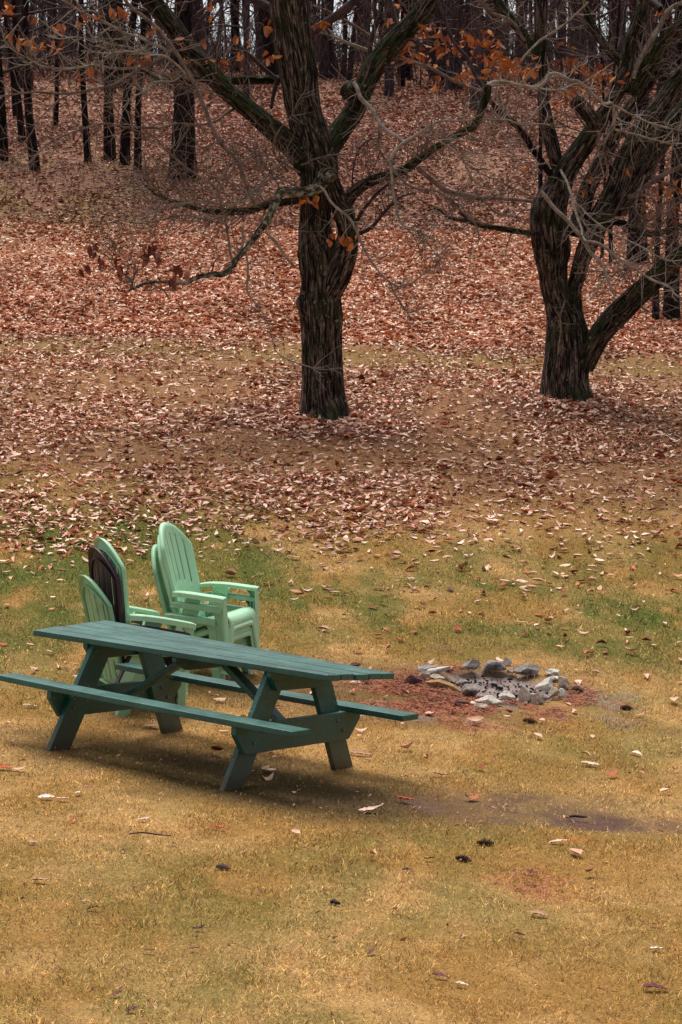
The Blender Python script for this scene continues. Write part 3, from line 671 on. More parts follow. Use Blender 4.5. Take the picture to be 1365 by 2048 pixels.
        (tp, -.9, .2, [(975, 178, 11), (980, 171, 11), (1000, 167, 11), (1024, 168, 11), (1050, 171, 11), (1076, 173, 11), (1094, 162, 10), (1100, 150, 9), (1117, 149, 9), (1141, 160, 8), (1155, 161, 8), (1176, 176, 8), (1205, 207, 8), (1223, 206, 8), (1230, 234, 7.5), (1230, 255, 7), (1258, 264, 5), (1302, 281, 4.5), (1340, 291, 4), (1390, 290, 3)], 16, .5),
        (tp, .1, .2, [(1225, 210, 5), (1250, 222, 5), (1287, 240, 4.5), (1331, 258, 4), (1375, 264, 3)], 8, .4),
        (tw, .1, .1, [(1230, 256, 5), (1218, 270, 5), (1208, 305, 4), (1214, 346, 3.5), (1205, 360, 3)], 6, .3),
        (tp, 0, .1, [(1076, 176, 6), (1110, 178, 5), (1150, 170, 4), (1190, 180, 3)], 3, .3),
        (tw, -.3, -.8, [(603, 330, 5), (640, 318, 3.5), (700, 310, 3), (760, 300, 2)], 8, .35), (tw, -.4, -1.0, [(600, 345, 5), (570, 320, 4), (530, 312, 3), (470, 322, 3)], 10, .4),
        (tw, -.4, -.9, [(575, 345, 5), (550, 300, 4), (560, 260, 3), (590, 225, 3), (615, 170, 2)], 5, .3),
        (tw, -.5, -1.2, [(560, 385, 4), (540, 340, 4), (500, 300, 3.5), (452, 285, 3), (400, 300, 2.4)], 12, .5),
        (tw, -.6, -1.4, [(461, 423, 4), (420, 440, 3.5), (370, 430, 3), (300, 445, 2.6), (250, 440, 2)], 12, .5),
        (tw, -.6, -1.2, [(355, 408, 3.5), (320, 380, 3), (290, 350, 3), (262, 342, 2.4)], 9, .4),
    ]
    for T2, d0, d1, pts, k, tl in G:
        B = Tubes(); R = B.tube(trace(pts, Y, d0, d1, .78), 8, .04, .10, .22, jitter=.065)
        if k: twig_from(B, R, int(k*2.8), tl, .007, 1)
        B.build('branch', M_TWIG if T2 is tw else (M_TWIG_PALE if T2 is tp else M_TWIG_DARK), t)
    for (lo, R), (k, tl, r) in zip(LO, [(80, .9, .009), (60, .9, .009), (46, .7, .008), (16, .35, .006), (80, .75, .007), (36, .65, .007)]):
        B = Tubes(); twig_from(B, R, k, tl, r, 2); B.build('twigs', M_TWIG, t, under=lo)
    # upper crown above the frame
    for k in range(14):
        a = k*2.4; z0 = 5.0+k*.35; c0 = np.array([TREE_A[0]-.5, Y, TREE_A[2]+z0]); L = 3.4-.12*k
        pts = [np.array([*c0, .07])]; d = np.array([math.cos(a), math.sin(a), .55])
        for j in range(7): c0 = c0+d*L/7+RNG.normal(0, .06, 3); pts.append(np.array([*c0, .07*(1-.8*(j+1)/7)]))
        B = Tubes(); R = B.tube(np.array(pts), 7, .1, jitter=.05); twig_from(B, R, 12, .9, .012, 1); B.build('branch', M_TWIG_DARK, t)
    lv = []
    for (px, py, n, sx, sy, dy) in [(20, 10, 5, 10, 8, -1.6), (14, 25, 4, 8, 8, -1.7), (60, 45, 2, 5, 10, -1.7), (25, 78, 3, 7, 5, -1.8), (40, 84, 4, 8, 6, -1.8), (58, 82, 3, 6, 8, -1.8), (68, 98, 4, 8, 5, -1.8), (82, 100, 4, 8, 8, -1.8), (103, 97, 3, 8, 6, -1.8), (117, 100, 3, 5, 8, -1.8),
            (115, 58, 5, 10, 5, -1.6), (125, 60, 4, 6, 6, -1.6), (157, 52, 3, 6, 5, -1.4), (174, 39, 4, 8, 5, -1.4), (198, 34, 4, 8, 5, -1.4), (224, 28, 4, 8, 5, -1.2), (240, 28, 5, 8, 6, -1.2), (164, 152, 3, 5, 6, -1.7), (184, 148, 4, 4, 10, -1.7),
            (262, 122, 3, 6, 4, -1.1), (283, 122, 6, 10, 6, -1.1), (300, 116, 4, 8, 5, -1.1), (305, 62, 5, 10, 8, -.8), (343, 140, 3, 4, 10, -.8), (363, 88, 4, 5, 8, -.7), (366, 124, 3, 8, 4, -.7), (408, 86, 3, 4, 8, -.6), (420, 122, 3, 6, 5, -.5), (450, 128, 4, 8, 5, -.4), (475, 82, 2, 3, 6, -.4), (480, 112, 2, 4, 4, -.4), (503, 88, 2, 6, 3, -.3), (535, 55, 5, 6, 10, -.3), (543, 120, 5, 6, 10, -.3), (530, 122, 3, 8, 4, -.4), (423, 15, 4, 6, 12, -.4), (560, 235, 2, 4, 6, -.6), (410, 195, 2, 6, 4, -.8),
            (636, 55, 5, 14, 6, -.3), (645, 52, 3, 6, 6, -.3), (870, 172, 3, 4, 10, -.5),
            (605, 404, 5, 8, 6, -.5), (625, 402, 9, 11, 8, -.5), (655, 482, 3, 6, 4, -.5), (690, 478, 6, 14, 6, -.5), (702, 488, 8, 8, 8, -.5), (668, 470, 3, 5, 5, -.5)]:
        lv += px_cluster(px, py, Y+dy, n, sx*.7, sy*.7, .12)
    for (px, py, n, sx, sy) in [(830, 75, 26, 26, 22), (800, 110, 16, 22, 12), (855, 110, 24, 30, 14), (900, 95, 20, 24, 16), (935, 85, 22, 22, 16), (975, 82, 16, 18, 10), (975, 125, 30, 26, 12), (1010, 130, 32, 28, 12), (1045, 145, 24, 22, 12), (925, 155, 20, 24, 7), (990, 95, 10, 12, 8), (790, 40, 14, 26, 20), (870, 60, 12, 20, 14)]:
        lv += px_cluster(px, py, Y+.6, n, sx*.8, sy*.8, .3)
    leaves_at('dead_leaves', M_ORANGE, lv, t, .125)
    hv = []
    for (px, py, n, sx, sy) in [(187, 503, 9, 8, 10), (203, 530, 6, 4, 9), (232, 524, 5, 6, 8), (240, 545, 8, 7, 10), (175, 540, 4, 8, 6), (296, 505, 10, 10, 9), (290, 520, 6, 8, 8), (318, 520, 5, 4, 8), (306, 498, 6, 8, 6), (351, 541, 4, 4, 8), (360, 545, 4, 3, 7), (346, 566, 7, 8, 8), (374, 545, 2, 2, 8), (160, 545, 3, 4, 6)]:
        hv += px_cluster(px, py, Y-1.6, n, sx*.6, sy*.6, .08)
    leaves_at('hanging_leaves', M_BROWNLEAF, hv, t, .14, 1.1)
    # thin stalks that carry the outlying leaves
    return t
centre_tree()

# ---- right tree
YB = float(TREE_B[1])+.15
def right_tree():
    t = empty('chestnut_tree', TREE_B); Y = YB
    tag(t, 'many-stemmed gnarled bare tree with a swollen split trunk, at the right edge of the terrace', 'tree')
    T = Tubes()
    T.tube(trace([(1138, 826, 88), (1136, 806, 88), (1134, 790, 88), (1132, 761, 88), (1135, 717, 90), (1135, 688, 90), (1131, 644, 80), (1122, 614, 64), (1112, 585, 56), (1107, 556, 58), (1104, 526, 68), (1103, 497, 80), (1099, 468, 78), (1098, 439, 76), (1102, 409, 72), (1113, 380, 60), (1130, 345, 48), (1150, 315, 43), (1172, 285, 41), (1195, 250, 37), (1217, 215, 32), (1240, 175, 28), (1252, 132, 27), (1261, 88, 27), (1281, 29, 26), (1290, -30, 24), (1310, -200, 18), (1320, -450, 8)], Y, wmul=.93), 72, .03, .13, .11, flare=root_flare)
    T.tube(trace([(1155, 745, 44), (1156, 700, 46), (1153, 660, 46), (1149, 629, 36), (1148, 585, 30), (1155, 556, 30), (1167, 512, 32), (1182, 477, 38), (1199, 439, 44), (1217, 409, 48), (1235, 375, 46), (1252, 322, 44), (1284, 264, 42), (1319, 217, 40), (1352, 170, 38), (1400, 100, 34), (1460, -50, 26), (1480, -300, 12)], Y, -.05, .2), 44, .03, .14, .12)
    T.build('trunk', M_BARK_A, t)
    tw, tp, td = Tubes(), Tubes(), Tubes()
    def limb(pts, d0, d1, mat=M_BARK_LIMB, seg=28):
        L = Tubes(); R = L.tube(trace(pts, Y, d0, d1), seg, .035, .12, .12); return (L.build('limb', mat, t), R)
    Rs = [limb([(1166, 735, 42), (1182, 700, 46), (1200, 668, 47), (1224, 640, 47), (1252, 613, 45), (1284, 583, 42), (1313, 556, 39), (1345, 524, 35), (1390, 490, 30), (1440, 440, 20), (1480, 370, 10)], -.1, -.7),
        limb([(1232, 420, 40), (1258, 388, 44), (1276, 355, 44), (1296, 322, 44), (1322, 285, 42), (1348, 249, 40), (1385, 200, 34), (1440, 120, 20)], .15, .6, M_BARK_A),
        limb([(1150, 470, 40), (1165, 420, 36), (1175, 381, 32), (1200, 330, 30), (1229, 268, 30), (1258, 222, 26), (1290, 180, 22), (1330, 120, 16)], .1, .4, M_BARK_A),
        limb([(1128, 370, 26), (1117, 337, 27), (1106, 293, 27), (1093, 234, 24), (1086, 176, 24), (1083, 147, 24), (1082, 88, 25), (1082, 0, 26), (1085, -120, 22), (1080, -350, 12)], .1, .3, M_BARK_A),
        limb([(1083, 125, 18), (1062, 94, 20), (1038, 56, 20), (1003, 15, 19), (985, -15, 18), (930, -90, 12)], .2, .5),
        limb([(1255, 150, 18), (1246, 132, 18), (1220, 103, 17), (1191, 64, 16), (1173, 23, 14), (1167, -5, 13), (1150, -80, 9)], .1, .3, M_BARK_LIMB, 18),
        limb([(1262, 190, 28), (1280, 158, 30), (1302, 126, 30), (1322, 91, 30), (1352, 60, 28), (1400, 10, 22), (1450, -80, 12)], 0, -.2),
        limb([(1110, 350, 14), (1097, 343, 13), (1080, 318, 13), (1062, 293, 13), (1043, 262, 12), (1024, 243, 12), (1000, 224, 11), (980, 200, 9), (972, 185, 6)], 0, -.4, M_BARK_DARK, 14),
        limb([(1196, 262, 26), (1186, 240, 30), (1172, 222, 30), (1156, 204, 27), (1151, 200, 24)], -.15, -.25, M_BARK_A, 20),
        limb([(1075, 468, 12), (1059, 466, 12), (1013, 459, 11), (963, 451, 10), (940, 444, 8), (900, 435, 7), (881, 421, 5), (868, 416, 3)], -.1, -.5, M_BARK_LIMB, 12),
        limb([(1190, 440, 14), (1205, 443, 14), (1243, 446, 13), (1273, 459, 13), (1302, 468, 12), (1331, 462, 11), (1375, 448, 8)], -.1, -.4, M_BARK_LIMB, 12)]
    for pts in ([(940, 444, 7), (925, 428, 6), (914, 411, 6), (897, 395, 4)],): B = Tubes(); B.tube(trace(pts, Y, -.3, -.4), 7, .05); B.build('branch', M_TWIG_DARK, t)
    G = [(tp, -1.2, -1.8, [(1082, 383, 9), (1112, 415, 9), (1141, 447, 9), (1170, 483, 9), (1188, 512, 8), (1202, 527, 7), (1214, 553, 6), (1226, 582, 5), (1229, 597, 3)], 4, .3),
        (tp, -1.5, -1.9, [(1170, 483, 7), (1199, 488, 7), (1229, 506, 6.5), (1258, 527, 6.5), (1287, 547, 6), (1317, 565, 6), (1340, 576, 6), (1352, 591, 5), (1390, 610, 3)], 10, .4),
        (tp, -.2, -1.6, [(1122, 340, 6), (1135, 366, 6), (1148, 403, 6), (1158, 439, 6), (1164, 471, 5.5), (1170, 483, 5)], 5, .4),
        (tp, -1.2, -1.6, [(1149, 405, 4.5), (1176, 427, 4.5), (1199, 447, 4.5), (1229, 468, 4), (1258, 483, 4), (1287, 497, 4), (1331, 518, 3.5), (1375, 520, 2.5)], 12, .4),
        (tp, -1.3, -1.5, [(1165, 440, 3.5), (1182, 465, 3.5), (1211, 477, 3)], 3, .3), (tp, -1.7, -1.9, [(1215, 560, 3), (1202, 572, 3.5), (1190, 590, 3), (1180, 600, 2)], 3, .2),
        (tp, -.1, -.1, [(1268, 158, 11), (1276, 129, 12), (1302, 85, 12), (1317, 56, 12), (1331, 29, 11), (1350, 12, 9), (1380, 8, 7)], 6, .4),
        (tw, .1, 0, [(983, 26, 7), (965, 6, 8), (940, -20, 8)], 2, .4), (tw, .2, .1, [(1050, 82, 7), (1015, 38, 8), (983, 26, 7)], 3, .4),
        (tw, -.2, -.5, [(1258, 395, 11), (1273, 387, 11), (1310, 362, 10), (1346, 340, 10), (1390, 315, 8)], 5, .4),
        (tp, -.3, -.9, [(1010, 162, 4), (1030, 135, 5), (1075, 88, 5), (1120, 55, 5), (1160, 20, 5), (1175, 5, 4)], 4, .3),
        (tw, -.5, -.5, [(970, 240, 4), (1017, 240, 5), (1033, 248, 4.5), (1080, 250, 4), (1137, 252, 3.5)], 6, .4),
        (tw, -.4, -1.0, [(1195, 300, 5), (1196, 260, 4), (1200, 310, 4), (1208, 350, 3)], 4, .4),
        (tw, -.4, -1.2, [(1290, 350, 5), (1270, 420, 4), (1310, 440, 3.5), (1365, 400, 3)], 12, .5), (tw, -.4, -1.2, [(1320, 480, 5), (1290, 500, 4), (1240, 540, 3.5), (1150, 545, 3)], 12, .5),
        (tw, -.4, -.9, [(1130, 600, 4), (1120, 660, 3), (1115, 710, 2.5)], 3, .2)]
    for T2, d0, d1, pts, k, tl in G:
        B = Tubes(); R = B.tube(trace(pts, Y, d0, d1, .84), 8, .04, .10, .22, jitter=.06)
        if k: twig_from(B, R, int(k*2.8), tl, .007, 1)
        B.build('branch', M_TWIG if T2 is tw else M_TWIG_PALE, t)
    for i, (lo, R) in enumerate(Rs):
        B = Tubes(); twig_from(B, R, [70, 70, 66, 46, 40, 28, 70, 34, 3, 22, 40][i], .75, .008, 2); B.build('twigs', M_TWIG, t, under=lo)
    for k in range(12):
        a = k*2.4; c0 = np.array([TREE_B[0]+1.3, Y, TREE_B[2]+5.2+k*.35]); d = np.array([math.cos(a), math.sin(a), .6]); L = 3.2-.1*k
        pts = [np.array([*c0, .06])]
        for j in range(7): c0 = c0+d*L/7+RNG.normal(0, .06, 3); pts.append(np.array([*c0, .06*(1-.8*(j+1)/7)]))
        B = Tubes(); R = B.tube(np.array(pts), 7, .1, jitter=.05); twig_from(B, R, 10, .9, .012, 1); B.build('branch', M_TWIG_DARK, t)
    lv = []
    for (px, py, n, sx, sy) in [(1145, 125, 20, 16, 10), (1165, 140, 26, 20, 10), (1190, 148, 20, 18, 8), (1130, 200, 22, 20, 12), (1150, 190, 16, 18, 8), (1220, 158, 20, 22, 6), (1115, 210, 14, 12, 10), (1125, 90, 6, 14, 4), (1070, 130, 8, 8, 10), (1205, 175, 12, 20, 8), (1318, 24, 14, 10, 9), (1180, 360, 5, 5, 12), (1165, 385, 4, 6, 5),
            (1320, 390, 26, 24, 12), (1300, 410, 16, 20, 14), (1345, 420, 22, 14, 20), (1345, 370, 16, 12, 14), (1290, 440, 8, 20, 12), (1305, 490, 5, 14, 8), (1260, 348, 4, 10, 8), (1050, 338, 7, 22, 4)]:
        lv += px_cluster(px, py, Y+random.uniform(-.2, .5), int(n*.8), sx*.8, sy*.8, .3)
    leaves_at('dead_leaves', M_ORANGE, lv, t, .115)
    return t
right_tree()

# ---- woods on the hill
def wood_tree(base, w0, w1, dxtop, label, group=None, Hh=13.0, nbr=10, seg=14, name='bare_tree', bush=1.0):
    """base: ground point, w0/w1 radius at foot/4 m up, dxtop lean in metres over 10 m"""
    t = empty(name, base); tag(t, label, 'tree', group)
    T, B = Tubes(), Tubes(); b = np.array(base); pts = []; ph = random.random()*6
    for k in range(9):
        h = Hh*k/8; bend = .10*math.sin(ph+h*.7)*(h/4)**.8
        r = w0*(1.25 if k == 0 else 1)*(1-h/Hh*.8); r = max(r, .015)
        if h > 1: r = min(r, w1*(1-(h-1)/Hh*.7))
        pts.append((b[0]+dxtop*h/10+bend, b[1]+.06*math.sin(h+ph), b[2]-.15+h, r))
    R = T.tube(np.array(pts), seg, .25, .10, .06); T.build('trunk', random.choice([M_BARK_FAR, M_BARK_FAR2, M_BARK_DARK]) if b[1] > 60 else M_BARK_DARK, t)
    for k in range(nbr):
        i = int(len(R)*random.uniform(.16, .97)); i = min(i, len(R)-1); p = R[i]; a = random.uniform(0, 6.28)
        L = random.uniform(1.2, 3.2)*bush*(1.2-i/len(R)*.5); d = np.array([math.cos(a), math.sin(a), random.uniform(.15, .9)])
        c0 = p[:3].copy(); r0 = min(.045, p[3]*.45); q = [np.array([*c0, r0])]
        for j in range(6): d = d+RNG.normal(0, .12, 3); d[2] += .03; c0 = c0+d/np.linalg.norm(d)*L/6; q.append(np.array([*c0, r0*(1-.78*(j+1)/6)]))
        RR = B.tube(np.array(q), 4, .3, smooth=False); twig_from(B, RR, 6, L*.5, r0*.4, 1 if b[1] < 60 else 0, seg=3)
    B.build('crown', M_TWIG_DARK, t); return t
def at(px, py, wpx):
    g = gpt(px, py); return g, wpx/2*g[1]/F
GW = 'dark bare trees of the wood on the left of the hill'
for (px, py, wf, wu, topx, lab) in [
    (3, 322, 24, 22, 0, 'dark bare trunk on the hill cut by the left edge of the picture'),
    (47, 284, 13, 12, 26, 'slim dark trunk leaning slightly left, second from the left edge on the hill'),
    (72, 340, 18, 17, 52, 'dark trunk leaning left whose foot stands lowest at the left of the hill'),
    (111, 253, 9, 11, 118, 'thin distant trunk standing far up the hill between two darker left trunks'),
    (177, 323, 13, 13, 170, 'straight slender black trunk standing alone in a small gap at the left of the hill'),
    (221, 320, 21, 20, 226, 'medium dark trunk, left one of the tight three on the left hill'),
    (249, 331, 19, 17, 275, 'dark trunk leaning right, middle one of the tight three on the left hill'),
    (276, 344, 14, 14, 292, 'slim dark trunk, right one of the tight three on the left hill'),
    (363, 358, 48, 44, 378, 'very thick black trunk on the hill, behind the left limb of the central tree')]:
    g, r = at(px, py, wf); wood_tree(g, r, wu/2*g[1]/F, (topx-px)/F*g[1]/(abs(py)/F*g[1])*10, lab, GW, nbr=16)
GR = 'dark bare trees of the wood on the right of the hill'
for (px, py, wf, wu, topx, lab) in [
    (493, 195, 11, 12, 500, 'narrow trunk far up the hill, seen just left of the central tree'),
    (778, 195, 17, 17, 772, 'dark trunk on the upper hill framed by the right limb of the central tree'),
    (807, 177, 8, 8, 808, 'thin sapling trunk on the upper hill just right of a thicker dark trunk'),
    (952, 219, 22, 20, 950, 'stout dark trunk high on the hill behind orange leaves between the big trees'),
    (1081, 392, 8, 8, 1079, 'thin dark trunk rising straight behind the swollen trunk of the right tree'),
    (1223, 527, 8, 8, 1226, 'thin dark trunk seen inside the fork of right tree, right of two thin ones'),
    (1204, 521, 6, 6, 1204, 'very thin dark trunk seen inside the fork of right tree, left of two'),
    (1273, 523, 36, 32, 1270, 'broad dark trunk behind the lower right limb of the right tree'),
    (1311, 642, 13, 11, 1316, 'slim dark trunk at the foot of the bank under the right tree limb'),
    (1343, 636, 29, 27, 1345, 'thick dark trunk at the right edge standing at the foot of the hill'),
    (1225, 118, 16, 15, 1230, 'tall grey trunk near the hilltop behind the top of the right tree')]:
    g = gpt(px, py)
    if g is None: g = np.array([*(ray(px, py)*78)[:2], 0]); g[2] = ground(g[0], g[1])
    wood_tree(g, wf/2*g[1]/F, wu/2*g[1]/F, (topx-px)/F*10*3, lab, GR, nbr=12)
kfar = 0
for k in range(235):
    Y = random.uniform(64, 112); x = random.uniform(-.2, .2)*Y
    if k < 12: x = random.uniform(-.2, -.06)*Y; Y *= .9
    g = np.array([x, Y, float(ground(x, Y))]); r = random.choice([.04, .05, .07, .09] if k < 12 else [.04, .05, .07, .09, .12, .15, .19, .25])
    wood_tree(g, r, r*.9, random.gauss(0, .6), ('stout' if r > .18 else 'slender' if r > .08 else 'spindly')+' bare tree among the crowded far trunks along the hilltop against the pale sky', 'crowded far trunks along the hilltop', Hh=random.uniform(9, 15), nbr=12, seg=8)
def undergrowth():
    B = Tubes(); n = 0
    for k in range(3000):
        Y = random.uniform(68, 100); x = random.uniform(-.22, .22)*Y; z = float(ground(x, Y)); L = random.uniform(.7, 3.0)
        d = np.array([random.gauss(0, .3), random.gauss(0, .3), 1.]); c = np.array([x, Y, z-.1]); q = [np.array([*c, .016])]
        for j in range(4): d += RNG.normal(0, .15, 3); c = c+d/np.linalg.norm(d)*L/4; q.append(np.array([*c, .016*(1-.2*j)]))
        q = np.array(q); B.tube(q, 3, .5, smooth=False); twig_from(B, q, 4, L*.45, .009, 0, seg=3)
    o = B.build('undergrowth', M_TWIG_DARK); return tag(o, 'tangled purple brown undergrowth of thin bare stems along the top of the hill', 'undergrowth', kind='stuff')
undergrowth()
def understory():
    """red-brown beech leaves still hanging in the undergrowth"""
    c = []
    for k in range(260):
        Y = random.uniform(64, 92); x = random.uniform(-.2, .2)*Y; z = float(ground(x, Y))+random.uniform(1.0, 6.5)
        for j in range(26): c.append((x+random.gauss(0, .5), Y+random.gauss(0, .5), z+random.gauss(0, .3)))
    c = np.array(c); n = len(c); L = RNG.uniform(.09, .2, n)
    V, f = leaf_arrays(c[:, 0], c[:, 1], c[:, 2], L, L*.5, RNG.uniform(0, 6.28, n), RNG.normal(-.5, .5, n), RNG.normal(0, .8, n), RNG.normal(.1, .3, n), RNG.normal(.1, .2, n), 3, 3)
    o = link('understory_leaves', new_mesh('understory_leaves', V, f, M_RED)); tag(o, 'dull red leaves still clinging in the undergrowth of the far wood', 'foliage', kind='stuff')
M_RED = mat_leaves('dull_red_leaves', [(0, lin(128, 60, 44)), (.5, lin(98, 48, 42)), (1, lin(70, 38, 40))])
understory()

# ------------------------------------------------------------------ picnic table
TR = Matrix(((0.81217, 0.57841, 0.07626, -.9162), (-0.58217, 0.81203, 0.04114, 13.4755), (-0.03813, -0.07781, 0.99624, -2.9202), (0, 0, 0, 1)))
def picnic_table():
    t = empty('picnic_table'); t.matrix_world = TR
    tag(t, 'weathered dark green wooden picnic table with attached benches on the lawn', 'picnic table')
    def warp(q):
        k = min(max((q[2]-.45)/.22, 0), 1); return (q[0], q[1], q[2]-.018*k*(q[0]/1.22)*(q[1]/.37))
    W, L, Zt = .743, 2.44, .734
    m = MB(); bw = W/5
    for i in range(5):
        y = -W/2+bw*(i+.5); e = [.0, -.004, .006, .002, -.003][i]; e0 = [.004, -.01, .006, -.004, .0][i]
        m.beam((-L/2+e0, y, Zt-.019), (L/2+e, y, Zt-.019+[0, .003, -.001, .002, 0][i]), (0, 1, 0), bw-[.013, .018, .015, .013, .013][i], .038, 16)
    m.build('tabletop', M_PAINT, t, bevel=.005, warp=warp)
    for s in (-1, 1):
        m = MB(); m.beam((-L/2, s*.588, .435-.019), (L/2, s*.588, .435-.019), (0, 1, 0), .182, .038, 12); m.build('seat', M_PAINT, t, bevel=.005, warp=lambda q: (q[0], q[1], q[2]-.006*(1-(q[0]/1.22)**2)))
    for sx in (-1, 1):
        for sy in (-1, 1):
            m = MB(); x0 = sx*.724-.019; x1 = sx*.724+.019; hw = .102; zt = Zt-.04
            yb, yt = .598, .215
            poly = [(sy*(yb-hw), -.03), (sy*(yb+hw), -.03), (sy*(yt+hw), zt), (sy*(yt-hw), zt)]
            m.prism(poly, x0, x1); m.build('leg', M_PAINT, t, bevel=.004, warp=warp)
        m = MB(); xo = sx*(.724+.0385); z1 = .435-.039; z0 = z1-.185
        m.prism([(-.55, z0), (.55, z0), (.66, z0+.13), (.66, z1), (-.66, z1), (-.66, z0+.13)], xo-.019, xo+.019); m.build('crossbeam', M_PAINT, t, bevel=.004)
        m = MB(); z1 = Zt-.039
        m.prism([(-.27, z1-.115), (.27, z1-.115), (.345, z1-.03), (.345, z1), (-.345, z1), (-.345, z1-.03)], xo-.019, xo+.019); m.build('cleat', M_PAINT, t, bevel=.004, warp=warp)
        m = MB(); m.beam((sx*.15, 0, Zt-.08), (sx*.70, 0, .30), (0, 1, 0), .088, .038); m.build('brace', M_PAINT, t, bevel=.004)
        for sy in (-1, 1):
            for (yy, zz) in ((.40, .345), (.47, .275), (.30, .64)):
                for side in (1, -1):
                    m = MB(); xx = sx*.724+(sx*.058 if side > 0 else -sx*.019); m.cyl((xx, sy*yy, zz), (sx*side, 0, 0), .011, .007, 10); m.build('bolt', M_METAL, t, smooth=True)
    m = MB(); z1 = Zt-.039
    m.prism([(-.22, z1-.09), (.22, z1-.09), (.345, z1-.03), (.345, z1), (-.345, z1), (-.345, z1-.03)], -.019, .019); m.build('cleat', M_PAINT, t, bevel=.004, warp=warp)
    return t
picnic_table()

# ------------------------------------------------------------------ stacking garden chairs
def chair_back(mat, t):
    us = []; slit = [-.66, -.33, 0, .33, .66]; hwid = .022
    edges = [-1, -.93]
    for s in slit: edges += [s-hwid, s+hwid]
    edges += [.93, 1]
    full = []
    for a, b in zip(edges[:-1], edges[1:]):
        k = 4 if b-a > .15 else 1
        full += list(np.linspace(a, b, k, endpoint=False))
    full.append(1); us = np.array(full)
    hs = np.concatenate([np.linspace(0, .05, 2), np.linspace(.08, .26, 5), np.linspace(.30, .42, 4), np.linspace(.45, .9, 14), [.93, .965, 1.0]])
    HT = .78
    def pt(u, h, off=0):
        H = HT-.18*abs(u)**2.3; z = h*H
        wv = np.interp(z, [0, .15, .28, .45, .6, .8], [.22, .23, .242, .256, .26, .24])
        lean = .30*z
        x = -.10-lean+.055*(u**2)-off; return (x, u*wv, .235+z)
    V = []; idx = {}
    def vid(i, j):
        if (i, j) not in idx: idx[(i, j)] = len(V); V.append(pt(us[i], hs[j]))
        return idx[(i, j)]
    Fc = []
    for i in range(len(us)-1):
        um = (us[i]+us[i+1])/2; is_slit = any(abs(um-s) < hwid*.9 for s in slit)
        for j in range(len(hs)-1):
            hm = (hs[j]+hs[j+1])/2
            if is_slit and (.06 < hm < .27 or .43 < hm < .91): continue
            Fc.append((vid(i, j), vid(i+1, j), vid(i+1, j+1), vid(i, j+1)))
    # stiffening rim, turned back round the edge
    nu, nh = len(us), len(hs)
    border = [(0, j) for j in range(nh)]+[(i, nh-1) for i in range(1, nu)]+[(nu-1, j) for j in range(nh-2, -1, -1)]
    prev = None
    for (i, j) in border:
        a = vid(i, j); p = V[a]; b = len(V); V.append((p[0]-.034, p[1]*1.012, p[2]+.002))
        if prev: Fc.append((prev[0], prev[1], b, a))
        prev = (a, b)
    # inner rib on the rear face
    prev = None
    for k in range(41):
        th = k/40; u = -.86 if th < .25 else (.86 if th > .75 else -.86+1.72*(th-.25)/.5)
        h = .44+.46*th/.25 if th < .25 else (.44+.46*(1-th)/.25 if th > .75 else .90)
        q = pt(u, h); q2 = (q[0]-.026, q[1], q[2]); a = len(V); V += [q, q2]
        if prev: Fc.append((prev, prev+1, a+1, a))
        prev = a
    m = MB(); m.add(V, Fc); return m.build('backrest', mat, t, smooth=True, solid=.005)
